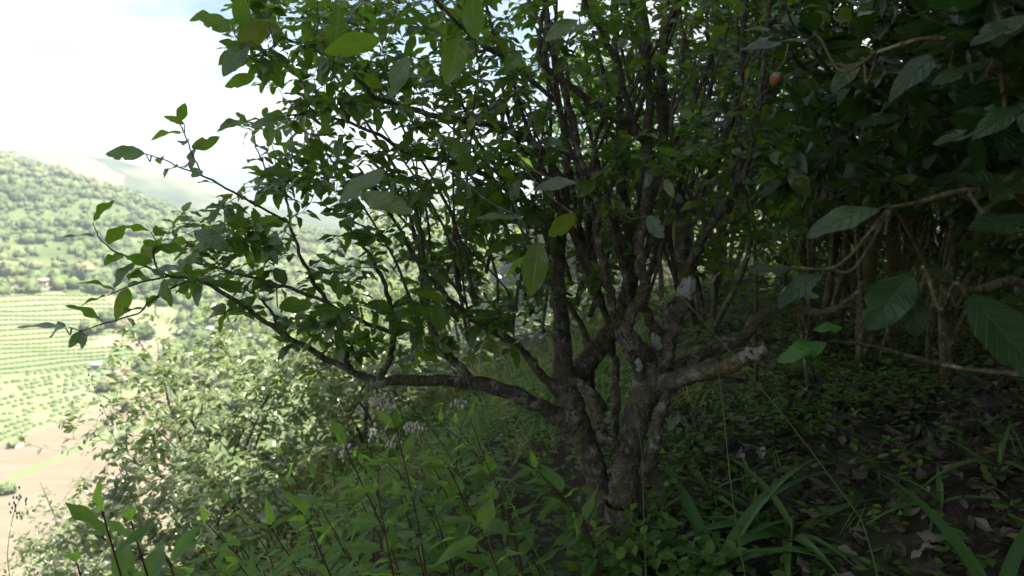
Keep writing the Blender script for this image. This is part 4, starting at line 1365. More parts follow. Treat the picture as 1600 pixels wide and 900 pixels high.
# low dense tea bushes closing the back of the bank
low0 = None
for x, y, rz, sc, lab in ((2.5, 6.0, 0.0, 1.0, "low dense tea bush behind the broken limb's pale end"),
                          (3.5, 7.3, 1.2, 1.15, "low dense tea bush behind the twin stems"),
                          (4.7, 6.9, 2.5, 1.1, "low dense tea bush behind the slender crooked stem"),
                          (1.5, 7.7, 3.9, 1.1, "low dense tea bush at the back behind the old trunk"),
                          (2.55, 5.1, 0.9, 0.75, "low dense tea bush nearest behind the dark limb's bend"),
                          (3.55, 5.6, 2.0, 0.8, "low dense tea bush just behind the foot of the twin stems"),
                          (4.5, 5.7, 4.3, 0.85, "low dense tea bush behind the large hanging leaves"),
                          (6.0, 6.6, 5.1, 1.2, "low dense tea bush at the back by the right edge")):
    if low0 is None:
        low0 = woody("tea_bush", on_ground(x, y, -0.02), lab, "bush", 91, 1.8, 1.0, 0.9, 0.0, 1.9, 6, 430, (0.06, 0.095), (6, 9), M_TEA_SHADED, M_BARK_MOSS, T_TEA_LO, 0.022, "low tea bushes at the back of the bank", 0, None, shell=0.0)
    else:
        copy_tree(low0, on_ground(x, y, -0.02), rz, sc, lab, "low tea bushes at the back of the bank")

# tea trees added beside and behind the viewer to block sky light
for k, x, y, rz, sc, lab in ((0, 2.3, 0.1, 0.4, 1.05, "added tea tree beside the viewer just outside the right edge"),
                             (1, 1.3, -1.6, 1.9, 1.05, "added unseen tea tree behind the viewer on the bank"),
                             (2, 3.6, 1.9, 3.0, 1.05, "added tea tree up the bank outside the right edge"),
                             (1, 3.9, 3.3, 5.5, 1.05, "added tea tree up the bank beyond the right edge"),
                             (1, 2.35, 1.15, 2.2, 1.0, "added tea tree darkening the right edge of the view"),
                             (0, 3.2, -0.6, 1.0, 1.1, "tea tree up the bank behind the viewer's right shoulder"),
                             (2, 0.2, -2.1, 0.9, 1.05, "added unseen tea tree right behind the viewer")):
    copy_tree(protos[k], on_ground(x, y, -0.02), rz, sc, lab, "light-blocking tea trees added round the viewer")

# tall trees up the bank that keep this corner in shade
SHADE = [
    (3.5, 0.6, 0.0, 1.12, "tall broadleaf tree shading the old tea tree from the right"),
    (4.0, -3.0, 2.0, 1.0, "tall broadleaf tree shading the litter-strewn bank"),
    (6.6, 3.1, 4.1, 1.1, "tall broadleaf tree up the bank behind the shade"),
    (7.4, -0.6, 3.0, 1.0, "tall broadleaf tree highest up the shaded bank"),
    (0.5, -2.7, 5.2, 0.95, "added unseen broadleaf tree behind the viewer"),  # added out of view to block light from behind
]
shade0 = None
for x, y, rz, sc, lab in SHADE:
    if shade0 is None:
        shade0 = woody("shade_tree", on_ground(x, y, -0.05), lab, "tree", 81, 9.3, 3.0, 2.7, 3.9, 5.5, 5, 1000, (0.20, 0.32), (6, 9), M_TEA_SHADED, M_BARK, T_TEA_MIN, 0.13, "tall trees up the bank", 0, None, shell=0.05, tilt=0.5)
        shade0.scale = (sc, sc, sc)
    else:
        copy_tree(shade0, on_ground(x, y, -0.05), rz, sc, lab, "tall trees up the bank")


# ------------------------------------------------------------------ valley: woods, single trees, tea rows, huts
def rnd_mat(name, stops, rough=0.9, scale=0.8):
    m, nt, out = new_mat(name)
    L = nt.links.new
    at = N(nt, "ShaderNodeAttribute", attribute_name="rnd")
    oi = N(nt, "ShaderNodeObjectInfo")
    r = math_n(nt, 'FRACT', math_n(nt, 'ADD', at.outputs["Fac"], oi.outputs["Random"]))
    tc = N(nt, "ShaderNodeTexCoord")
    nz = N(nt, "ShaderNodeTexNoise", i_Scale=scale, i_Detail=5.0)
    L(tc.outputs["Object"], nz.inputs["Vector"])
    hsv = N(nt, "ShaderNodeHueSaturation")
    L(ramp(nt, r, stops), hsv.inputs["Color"])
    L(math_n(nt, 'ADD', 0.65, math_n(nt, 'MULTIPLY', nz.outputs["Fac"], 0.7)), hsv.inputs["Value"])
    pr = N(nt, "ShaderNodeBsdfPrincipled", i_Roughness=rough)
    pr.inputs["Specular IOR Level"].default_value = 0.15
    L(hsv.outputs["Color"], pr.inputs["Base Color"])
    L(pr.outputs[0], out.inputs["Surface"])
    return m


M_WOODS = rnd_mat("woods_foliage", [(0, (0.06, 0.085, 0.032)), (0.4, (0.09, 0.12, 0.045)), (0.75, (0.12, 0.145, 0.06)), (0.92, (0.15, 0.148, 0.078)), (1, (0.18, 0.145, 0.09))])
M_ROW = rnd_mat("tea_row_foliage", [(0, (0.065, 0.11, 0.04)), (1, (0.12, 0.17, 0.06))])


def crown_cloud(g, n_clump, sub=1, rough=0.35):
    """an uneven crown of radius 1: lumpy core plus loose leaf clumps on it"""
    v, f = ico(sub)
    off = g.uniform(0, 50, 3)
    k = np.array([1 + rough * mnoise.noise(Vector(p * 1.6 + off)) + 0.5 * rough * mnoise.noise(Vector(p * 3.7 + off)) for p in v])
    v = v * k[:, None] * 0.86
    cv, cf = [v], [f]
    n0 = len(v)
    d = nrm(g.normal(0, 1, (n_clump, 3)))
    kk = np.array([1 + rough * mnoise.noise(Vector(p * 1.6 + off)) for p in d])
    c = d * (kk * g.uniform(0.78, 1.08, n_clump))[:, None]
    a = nrm(np.cross(d, g.normal(0, 1, (n_clump, 3))))
    nn = nrm(d + g.normal(0, 0.5, (n_clump, 3)))
    b = np.cross(nn, a)
    s = g.uniform(0.14, 0.32, n_clump)[:, None]
    q = np.stack([c - a * s, c + a * s * 0.4 + b * s * 0.8, c + a * s * 0.9 - b * s * 0.6], 1).reshape(-1, 3)
    cv.append(q)
    cf.append(n0 + np.arange(n_clump * 3).reshape(-1, 3))
    return np.vstack(cv), np.vstack(cf)


def build_woods():
    g = np.random.default_rng(5)
    protos = [crown_cloud(g, 44, 0, 0.6) for _ in range(10)]
    V, F, R = [], [], []
    n = 0
    cnt = 0
    tries = 0
    while cnt < 11500 and tries < 110000:
        tries += 1
        y = g.uniform(110, 640)
        t = g.uniform(-0.98, 0.35)
        x = t * y
        if zone(x, y) != 4: continue
        if y < 180 and g.random() < 0.5: continue
        if y < 250 and t > -0.5 and g.random() < 0.45: continue
        cl = mnoise.noise(Vector((x / 40, y / 40, 2.0)))
        if cl < -0.2 and g.random() < 0.75: continue
        z = float(H(x, y))
        s = (0.9 + 3.2 * g.random() ** 2.6) * (0.75 if y < 200 else 1.0)
        pv, pf = protos[int(g.integers(0, 10))]
        a = g.uniform(0, 6.28)
        rot = np.array(((math.cos(a), -math.sin(a), 0), (math.sin(a), math.cos(a), 0), (0, 0, 1)))
        V.append((pv * np.array((s, s, s * g.uniform(0.8, 1.25)))) @ rot.T + np.array((x, y, z + s * 0.75)))
        F.append(pf + n)
        R.append(np.full(len(pv), np.clip(0.38 + 0.5 * mnoise.noise(Vector((x / 55, y / 55, 9.0))) + g.normal(0, 0.12), 0.01, 0.9)))
        n += len(pv)
        cnt += 1
    o = obj("forest", mesh_np("forest", np.vstack(V), np.vstack(F), M_WOODS, True, None, np.concatenate(R)))
    tag(o, "bright hazy woodland covering the hillside across the valley", "forest", kind="stuff")
    # trees along the crest of the farther hill read one by one
    return protos


PROTO_CROWNS = build_woods()
_g8 = np.random.default_rng(15)
PROTO_CROWNS = [crown_cloud(_g8, 110, 2, 0.5) for _ in range(8)]
CROWN_MESH = [mesh_np("crown", v, f, M_WOODS) for v, f in PROTO_CROWNS]


def valley_tree(px, py, size, label, k, group="single trees on the valley floor"):
    b = ground_hit(px, py)
    if b is None: return
    root = empty("tree", b)
    tag(root, label, "tree", group)
    tb = Tubes()
    tb.add(np.array([(0, 0, -0.5), (0.1 * size, 0, size * 0.5), (0.05 * size, 0.1, size * 1.0)]), np.array([0.12, 0.09, 0.05]) * size * 0.6, 6)
    obj("trunk", tb.mesh("trunk", M_TWIG), root)
    for j, (dx, dz, s) in enumerate(((0, 0.95, 1.0), (0.65, 0.7, 0.65), (-0.6, 0.75, 0.6))):
        o = obj("crown", CROWN_MESH[(k + j) % 8], root)
        o.location = (dx * size, 0.2 * dx * size, dz * size)
        o.scale = (size * s, size * s, size * s * 0.9)
        o.rotation_euler.z = k * 1.3 + j


VT = [
    (143, 522, 3.2, "dark rounded tree left of the pale bare slope"), (172, 512, 3.8, "dark tree beside the pale bare slope, behind the lowest leaf spray"),
    (196, 520, 3.0, "rounded tree right of the dark tree by the bare slope"), (222, 530, 3.4, "tree at the right end of the terraces"),
    (168, 612, 2.4, "low dark tree below the blue-roofed shed"), (192, 600, 3.0, "tree just below right of the blue-roofed shed"),
    (228, 590, 3.4, "broad tree far right of the blue-roofed shed"), (205, 640, 2.2, "small tree at the edge of the bare field"),
    (105, 437, 4.0, "tree right of the little farm hut"), (20, 436, 4.5, "tree left of the little farm hut"),
    (135, 440, 5.0, "large dark tree at the corner of the wood"), (20, 700, 1.0, "tiny bush on the edge of the bare field"),
    (12, 772, 1.3, "dark bush on the bare field near the left edge"),
]
for k, a in enumerate(VT): valley_tree(*a, k)


def build_rows():
    g = np.random.default_rng(8)
    v, f = ico(1)
    bushes = []
    for k in range(4):
        off = g.uniform(0, 40, 3)
        kk = np.array([1 + 0.35 * mnoise.noise(Vector(p * 2.1 + off)) for p in v])
        bushes.append(mesh_np("bush", v * kk[:, None], f, M_ROW))
    names = ["first", "second", "third", "fourth", "fifth", "sixth", "seventh", "eighth", "ninth", "tenth", "eleventh", "twelfth"]
    y0 = 688.0
    for r in range(12):
        s = 0.36 - 0.022 * r
        pts = []
        px = -90.0 + g.uniform(0, 11)
        while px < 240:
            py = y0 - s * px - 0.0002 * px * px + 3.2 * mnoise.noise(Vector((px * 0.02, r * 0.8, 0.5)))
            h = ground_hit(px + g.normal(0, 0.8), py + g.normal(0, 0.6))
            if h is not None and zone(h[0], h[1]) == 2 and g.random() < 0.93 and mnoise.noise(Vector((px * 0.025, r * 1.3, 5.0))) > -0.33: pts.append(h)
            px += 11.0 * g.uniform(0.8, 1.25)
        if len(pts) < 4:
            y0 -= 9.5
            continue
        base = pts[0]
        root = empty("tea_row", base)
        tag(root, f"dotted row of dark tea bushes on the terraces, {names[r]} row up from the bare field", "tea row", "rows of tea bushes on the far terraces")
        for p in pts:
            o = obj("bush", bushes[int(g.integers(0, 4))], root)
            o.location = tuple(p - base + np.array((0, 0, 0.25)))
            q = g.uniform(0.42, 0.7)
            o.scale = (q * 1.25, q, q * 0.9)
            o.rotation_euler.z = g.uniform(0, 6.28)
        y0 -= 9.5 - 0.15 * r
    # finer contour hedges above them
    n = 0
    while y0 > 452:
        s = max(0.02, 0.10 - 0.008 * n)
        V, F, m = [], [], 0
        px = -90.0
        while px < 215 - n * 3:
            h = ground_hit(px, y0 - s * px + 1.2 * math.sin(px * 0.03 + n))
            if h is not None and zone(h[0], h[1]) == 2:
                q = g.uniform(0.5, 0.75)
                off = g.uniform(0, 9, 3)
                V.append(v * np.array((q * 1.9, q, q * 0.8)) * g.uniform(0.8, 1.15, (len(v), 1)) + h + np.array((0, 0, 0.15)))
                F.append(f + m); m += len(v)
            px += 9.0
        if V:
            o = obj("tea_hedge", mesh_np("tea_hedge", np.vstack(V), np.vstack(F), M_ROW))
            tag(o, "thin pale contour hedge of tea high on the terraces below the hut", "tea hedge", "contour hedges on the upper terraces", kind="stuff")
        y0 -= 7.5
        n += 1


build_rows()


def wall_mat(name, c):
    return simple_mat(name, tuple(x * 0.85 for x in c), c, 1.5, 0.8, 0.1)


M_WALL = wall_mat("hut_wall", (0.36, 0.30, 0.24))
M_ROOF = wall_mat("hut_roof", (0.24, 0.21, 0.19))
M_BLUE = wall_mat("blue_sheet_roof", (0.50, 0.58, 0.72))
M_DARK = wall_mat("dark_opening", (0.03, 0.03, 0.03))
M_BARE = zone_mat("bare_slope", [(0.3, (0.19, 0.135, 0.10)), (0.7, (0.24, 0.18, 0.14))], 0.3)


def box(x0, x1, y0, y1, z0, z1):
    v = np.array([(x, y, z) for z in (z0, z1) for y in (y0, y1) for x in (x0, x1)], float)
    f = np.array([(0, 2, 3, 1), (4, 5, 7, 6), (0, 1, 5, 4), (2, 6, 7, 3), (0, 4, 6, 2), (1, 3, 7, 5)])
    return v, f


def hut(px, py, w, d, h, roof, label, cat):
    b = ground_hit(px, py)
    if b is None: return
    root = empty("farm_hut", b)
    root.rotation_euler.z = 0.35
    tag(root, label, cat, "small farm buildings in the valley")
    obj("wall", mesh_np("wall", *box(-w / 2, w / 2, -d / 2, d / 2, -1.2, h), M_WALL, False), root)
    o = 0.35
    v = np.array([(-w / 2 - o, -d / 2 - o, h), (w / 2 + o, -d / 2 - o, h), (w / 2 + o, d / 2 + o, h), (-w / 2 - o, d / 2 + o, h), (-w / 2 - o, 0, h + 0.33 * d), (w / 2 + o, 0, h + 0.33 * d)])
    v[:4, 2] += 0.03
    me = mesh_np("roof", v, [np.array([(0, 1, 5, 4), (2, 3, 4, 5), (3, 2, 1, 0)]), np.array([(0, 4, 3), (1, 2, 5)])], roof, False)
    obj("roof", me, root)
    obj("door", mesh_np("door", *box(-w * 0.12, w * 0.12, -d / 2 - 0.05, -d / 2 - 0.01, -0.2, h * 0.75), M_DARK, False), root)
    obj("window", mesh_np("window", *box(w * 0.22, w * 0.38, -d / 2 - 0.05, -d / 2 - 0.01, h * 0.4, h * 0.72), M_DARK, False), root)


hut(66, 447, 4.6, 3.2, 2.2, M_ROOF, "little brown farm hut on bare earth above the terraces", "hut")
hut(150, 577, 2.6, 2.0, 1.6, M_BLUE, "tiny shed with a pale blue roof beside the terraces", "shed")
hut(345, 556, 3.0, 2.2, 1.6, M_BLUE, "tiny pale shed in the trees behind the big sunlit bush", "shed")


def bare_patch(px, py, a, b, label_seed):
    h = ground_hit(px, py)
    g = np.random.default_rng(label_seed)
    n, m = 28, 7
    V = [(h[0], h[1], float(H(h[0], h[1])) + 0.35)]
    for j in range(1, m):
        for i in range(n):
            th = 6.283 * i / n
            k = j / (m - 1) * (1 + 0.25 * math.sin(3 * th + label_seed) + 0.12 * math.sin(7 * th))
            x, y = h[0] + a * k * math.cos(th), h[1] + b * k * math.sin(th)
            V.append((x, y, float(H(x, y)) + (0.35 if j < m - 1 else -0.3)))
    tri = [(0, 1 + i, 1 + (i + 1) % n) for i in range(n)]
    q = [(1 + j * n + i, 1 + (j + 1) * n + i, 1 + (j + 1) * n + (i + 1) % n, 1 + j * n + (i + 1) % n) for j in range(m - 2) for i in range(n)]
    o = obj("field", mesh_np("field", np.array(V), [np.array(q), np.array(tri)], M_BARE))
    tag(o, kind="structure")


bare_patch(40, 446, 14, 7, 1)
bare_patch(185, 535, 11, 6, 2)


# ------------------------------------------------------------------ ground cover, litter, grasses
def scatter(g, n, x0, x1, y0, y1, keep=None):
    out = []
    while len(out) < n:
        x, y = g.uniform(x0, x1), g.uniform(y0, y1)
        if keep is None or keep(x, y): out.append((x, y))
    return np.array(out)


def cover_mesh(g, xy, h, size, per, tmpl, mat, name, label, cat):
    n = g.integers(per[0], per[1] + 1, len(xy))
    z = H(xy[:, 0], xy[:, 1])
    hh = g.uniform(*h, len(xy))
    ln = g.normal(0, 0.25, (len(xy), 2)) * hh[:, None]
    i = np.repeat(np.arange(len(xy)), n)
    m = len(i)
    s_ = g.uniform(0.35, 1.0, m)
    a = g.uniform(0, 6.28, m)
    pos = np.stack([xy[i, 0] + ln[i, 0] * s_, xy[i, 1] + ln[i, 1] * s_, z[i] + hh[i] * s_], -1)
    al = np.stack([np.cos(a), np.sin(a), g.uniform(-0.1, 0.6, m)], -1)
    no = np.array((0, 0, 1.0)) + g.normal(0, 0.35, (m, 3))
    o = obj(name, leaves_mesh(name, tmpl, pos, frames(al, no), g.uniform(*size, m), g.uniform(0.0, 0.4, m), mat, g.random(m)))
    tag(o, label, cat, kind="stuff")


T_BLADE = leaf_template(5, 2, 0.05, fold=0.3, base_pow=0.35, petiole=0.0)


def tufts(g, xy, length, per, mat, name, label):
    n = g.integers(per[0], per[1] + 1, len(xy))
    i = np.repeat(np.arange(len(xy)), n)
    m = len(i)
    a = g.uniform(0, 6.28, m)
    p = xy[i] + g.normal(0, 0.02, (m, 2))
    pos = np.stack([p[:, 0], p[:, 1], H(p[:, 0], p[:, 1]) - 0.01], -1)
    al = np.stack([np.cos(a) * 0.45, np.sin(a) * 0.45, np.ones(m)], -1)
    no = np.stack([-np.cos(a), -np.sin(a), np.full(m, 0.35)], -1) + g.normal(0, 0.1, (m, 3))
    o = obj(name, leaves_mesh(name, T_BLADE, pos, frames(al, no), g.uniform(*length, m), g.uniform(0.0, 0.75, m), mat, g.random(m)))
    tag(o, label, "grass", kind="stuff")


g_ = np.random.default_rng(31)
left = scatter(g_, 3300, -3.2, 0.75, 1.3, 5.5)
back = scatter(g_, 5200, 0.5, 4.6, 2.6, 8.5, lambda x, y: y > 2.6 + 0.25 * max(0, x - 1.2) or g_.random() < 0.2)
front = scatter(g_, 900, 0.4, 3.4, 1.2, 3.6, lambda x, y: g_.random() < (1.0 if x < 1.3 else 0.5))
cover_mesh(g_, left, (0.04, 0.24), (0.025, 0.055), (4, 8), T_TEA_MIN, M_COVER, "undergrowth", "low leafy weeds covering the slope left of the trunks", "weeds")
cover_mesh(g_, back, (0.03, 0.16), (0.02, 0.045), (4, 8), T_TEA_MIN, M_COVER, "ground_cover", "carpet of small green leaves on the bank behind the tree", "ground cover")
cover_mesh(g_, front, (0.03, 0.10), (0.025, 0.05), (3, 6), T_TEA_LO, M_COVER, "weeds", "scattered small weeds among the dead leaves", "weeds")
tufts(g_, scatter(g_, 420, -1.2, 1.0, 3.2, 6.5), (0.10, 0.28), (4, 8), M_DRYGRASS, "dry_grass", "pale yellowing grass in the gap beneath the long low limb")
tufts(g_, scatter(g_, 300, -1.2, 1.0, 3.4, 6.5), (0.12, 0.28), (4, 8), M_GRASS, "grass", "tall soft grass behind the herbs under the low limb")
tufts(g_, scatter(g_, 500, -4.5, -1.0, 2.6, 6.5), (0.12, 0.34), (4, 8), M_DRYGRASS, "dry_grass", "pale dry grass round the foot of the sunlit bush")
tufts(g_, scatter(g_, 200, 0.5, 3.6, 1.9, 4.6), (0.06, 0.15), (3, 6), M_GRASS, "short_grass", "sparse short grass on the shaded bank")
far_xy = scatter(g_, 2600, -9, 1.5, 6.0, 14)
cover_mesh(g_, far_xy, (0.1, 0.7), (0.06, 0.13), (4, 8), T_TEA_MIN, M_TEA_SUN, "brush", "sunlit brush on the slope falling away behind the bushes", "brush")
far_xy = scatter(g_, 1500, 3.0, 12, 7.5, 15)
cover_mesh(g_, far_xy, (0.1, 0.6), (0.06, 0.12), (4, 8), T_TEA_MIN, M_TEA_SUN, "brush", "sunlit yellow-green brush far behind the right bank", "brush")

# dead leaves
LITTER = []
for k, (dr, fo) in enumerate(((0.2, 0.4), (-0.2, 0.3), (0.1, 0.7), (-0.1, -0.4))):
    tv, tq, tuv = leaf_template(8, 4, 0.46, fold=fo, wave=0.4, seed=70 + k, serr=0.08)
    LITTER.append(mesh_np("dead_leaf_blade", bend(tv, dr, 0.4), tq, M_LITTER, True, tuv))


def litter():
    g = np.random.default_rng(41)
    xy = scatter(g, 9500, 0.45, 4.2, 1.1, 5.2, lambda x, y: g.random() < (1.0 if x > 0.75 + 0.0 * y and y < 3.2 else 0.35))
    pos, al, no, sz = [], [], [], []
    for x, y in xy:
        a = g.uniform(0, 6.28)
        pos.append((x, y, float(H(x, y)) + g.uniform(0.004, 0.03)))
        al.append((math.cos(a), math.sin(a), g.normal(0, 0.25)))
        no.append(np.array((0, 0, 1 if g.random() < 0.6 else -1)) + g.normal(0, 0.35, 3))
        sz.append(0.036 + 0.055 * g.random() ** 1.6)
    pos, al, no, sz = map(np.array, (pos, al, no, sz))
    M = frames(al, no)
    X, Y, D = to_px(pos)
    vis = (X > 0) & (X < 1610) & (Y < 910)
    order = np.argsort(-np.where(vis, sz / D, 0))
    for i in order[:300]:
        o = link(bpy.data.objects.new("fallen_leaf", LITTER[int(g.integers(0, 4))]), GROUND)
        o.matrix_basis = mat4(M[i], pos[i], sz[i])
    r = order[300:]
    tag(obj("leaf_litter", leaves_mesh("leaf_litter", leaf_template(4, 2, 0.46, fold=0.5, seed=3), pos[r], M[r], sz[r], g.uniform(-0.3, 0.4, len(r)), M_LITTER, g.random(len(r))), GROUND), kind="stuff")
    for k in range(26):
        x, y = g.uniform(0.7, 2.6), g.uniform(1.4, 3.4)
        a = g.uniform(0, 6.28)
        L = g.uniform(0.12, 0.35)
        pts = []
        for s in np.linspace(-0.5, 0.5, 7):
            qx, qy = x + math.cos(a) * L * s, y + math.sin(a) * L * s + g.normal(0, 0.006)
            pts.append((qx, qy, float(H(qx, qy)) + 0.018))
        tb = Tubes(); tb.add(np.array(pts), np.linspace(0.004, 0.0018, 7) * g.uniform(0.6, 1.3), 6, 0.1, seed=k)
        obj("fallen_twig", tb.mesh("fallen_twig", M_TWIG), GROUND)


litter()

# ------------------------------------------------------------------ herbs, seedlings, flowering weeds, broad grasses
HERB_LEAF = []
for k, (dr, w) in enumerate(((0.15, 0.31), (0.32, 0.29), (0.5, 0.33), (0.05, 0.30))):
    tv, tq, tuv = leaf_template(10, 4, w, tip=1.4, fold=0.3, wave=0.3, base_pow=0.60, seed=80 + k, serr=0.08, petiole=0.12, ex=1.1)
    HERB_LEAF.append(mesh_np("herb_leaf_blade", bend(tv, dr, 0.15), tq, M_HERB, True, tuv))
SEED_LEAF = []
for k, (dr, w) in enumerate(((0.1, 0.34), (0.28, 0.32), (-0.1, 0.36))):
    tv, tq, tuv = leaf_template(14, 6, w, fold=0.25, wave=0.25, quilt=0.015, seed=90 + k, serr=0.12)
    SEED_LEAF.append(mesh_np("seedling_leaf_blade", bend(tv, dr, 0.1), tq, M_HERB, True, tuv))
BLADE = []
for k, dr in enumerate((0.45, 0.7, 0.3, 0.95)):
    tv, tq, tuv = leaf_template(12, 4, 0.092, tip=0.8, fold=0.35, base_pow=0.5, seed=95 + k, petiole=0.0)
    BLADE.append(mesh_np("broad_blade", bend(tv, dr, 0.1), tq, M_GRASS, True, tuv))


def herb(name, base, top, label, cat, group, meshes, n_nodes, leaf_len, g, stem_mat, pair=True, first=0.3, stem_r=0.0035, al_up=0.25, bias=0.0):
    base = np.array(base, float); top = np.array(top, float)
    root = empty(name, base)
    tag(root, label, cat, group)
    h = top - base
    mid = h * 0.5 + np.array((-h[0] * 0.18, -h[1] * 0.18, 0.05 * np.linalg.norm(h)))
    p = catmull([np.array((0, 0, -0.04)), mid, h], 8)
    tb = Tubes(); tb.add(p, np.linspace(stem_r, stem_r * 0.45, len(p)), 7, 0.04)
    obj("stem", tb.mesh("stem", stem_mat), root)
    az = g.uniform(0, 6.28)
    for k in range(n_nodes):
        s = first + (1 - first) * (k / max(1, n_nodes - 1))
        i = min(len(p) - 1, int(s * (len(p) - 1)))
        t = nrm(p[min(i + 1, len(p) - 1)] - p[max(i - 1, 0)])
        a = nrm(np.cross(t, (0.2, 0.9, 0.3))); b = np.cross(t, a)
        az += 1.57 + g.normal(0, 0.3) if pair else 2.4
        for e in ((0, 1) if pair else (0,)):
            th = az + math.pi * e
            rad = a * math.cos(th) + b * math.sin(th)
            L = leaf_len * g.uniform(0.75, 1.15) * (1.0 if s < 0.8 else 0.72)
            al = rad * np.array((1, 1, 0.7)) + t * (0.3 if s < 0.95 else 1.0) + np.array((-bias, -0.4 * bias, al_up - 0.5 * bias)) + g.normal(0, 0.12, 3)
            no = np.array((0, 0, 1.0)) + g.normal(0, 0.3, 3) + t * 0.3
            o = link(bpy.data.objects.new("leaf", meshes[int(g.integers(0, len(meshes)))]), root)
            o.matrix_basis = mat4(frames(al[None], no[None])[0], p[i], L)
    return root


def build_herbs():
    g = np.random.default_rng(51)
    k = 0
    lead = [  # base px/depth chosen on the ground, tip px and depth of the ones that stand out
        (P(540, 700, 1.75), "reddish-stemmed herb reaching highest at the left front of the herb patch"),
        (P(620, 672, 1.9), "upright herb with a pointed bright tip leaf beside the dry flower heads"),
        (P(735, 655, 2.0), "tall leaning herb stem with a long narrow leaf against the low limb"),
        (P(700, 730, 1.65), "herb with drooping leaves in front of the trunk gap"),
        (P(480, 812, 1.5), "herb with broad pale leaf lowest in the left of the patch"),
        (P(770, 740, 1.8), "herb nearest the leaning left trunk"),
        (P(590, 770, 1.55), "bushy herb in the middle front of the patch"),
    ]
    for t, lab in lead:
        b = on_ground(t[0] + g.uniform(0.05, 0.2), t[1] + g.uniform(-0.05, 0.15))
        herb("herb", b, t, lab, "herb", "broadleaf herbs in front of the trunks", HERB_LEAF, 8, 0.135, g, M_STEM, bias=0.45)
    n = 0
    while n < 46:
        x, y = g.uniform(-1.15, 0.3), g.uniform(1.5, 3.1)
        if x > 0.15 and y < 1.9: continue
        b = on_ground(x, y)
        hh = g.uniform(0.38, 0.62) - 0.12 * max(0, x + 0.1)
        t = b + np.array((g.uniform(-0.22, 0.05), g.uniform(-0.12, 0.08), hh))
        X, Y, D = to_px(t)
        if Y < 655: continue
        zl = ("at the very bottom edge below the patch", "bottom") if Y > 850 else ("on the left fringe by the sunlit bush", "left") if X < 520 else ("before the leaning left trunk", "trunk") if X > 740 else ("under the dry flower heads", "middle")
        herb("herb", b, t, "green lance-leaved herb crowded among its like " + zl[0], "herb", "broadleaf herbs " + zl[0], HERB_LEAF, 7, 0.12, g, M_STEM, bias=0.45)
        n += 1
    # small soft herbs at the foot of the trunk
    for j, (px, py, d) in enumerate(((1000, 835, 2.1), (1045, 815, 2.15), (1080, 850, 2.0), (960, 865, 2.0), (1110, 870, 1.95), (985, 800, 2.12), (1020, 860, 2.0), (930, 830, 2.1), (1060, 880, 1.9), (900, 850, 2.05))):
        t = P(px, py, d)
        b = on_ground(t[0] + 0.03, t[1] + 0.03)
        if t[2] < b[2] + 0.08: t[2] = b[2] + 0.14
        herb("herb", b, t, "small round-leaved herb at the very foot of the old trunk", "herb", "soft herbs at the trunk foot", BIG_SOFT, 5, 0.065, g, M_GSTEM, first=0.4, stem_r=0.002)
    # young tea plants at the lower left
    for (px, py, d, lab, n_) in ((160, 800, 1.55, "young tea plant with upright glossy leaves in the bottom left corner", 6),
                                 (205, 815, 1.65, "young tea plant right of the one in the bottom left corner", 6),
                                 (120, 880, 1.4, "low tea seedling with one long flat leaf at the bottom left", 4),
                                 (265, 880, 1.6, "yellowish seedling at the bottom left among the weeds", 3)):
        t = P(px, py, d)
        b = on_ground(t[0] + 0.06, t[1] + 0.08)
        herb("tea_seedling", b, t, lab, "seedling", "young tea plants", SEED_LEAF, n_ + 2, 0.15, g, M_STEM, pair=False, first=0.6, stem_r=0.004, al_up=0.3)


tvs = []
for k in range(2):
    tv, tq, tuv = leaf_template(6, 4, 0.62, tip=0.9, fold=0.25, wave=0.3, seed=120 + k, petiole=0.15)
    tvs.append(mesh_np("soft_leaf_blade", bend(tv, 0.2, 0.1), tq, M_HERB, True, tuv))
BIG_SOFT = tvs
build_herbs()


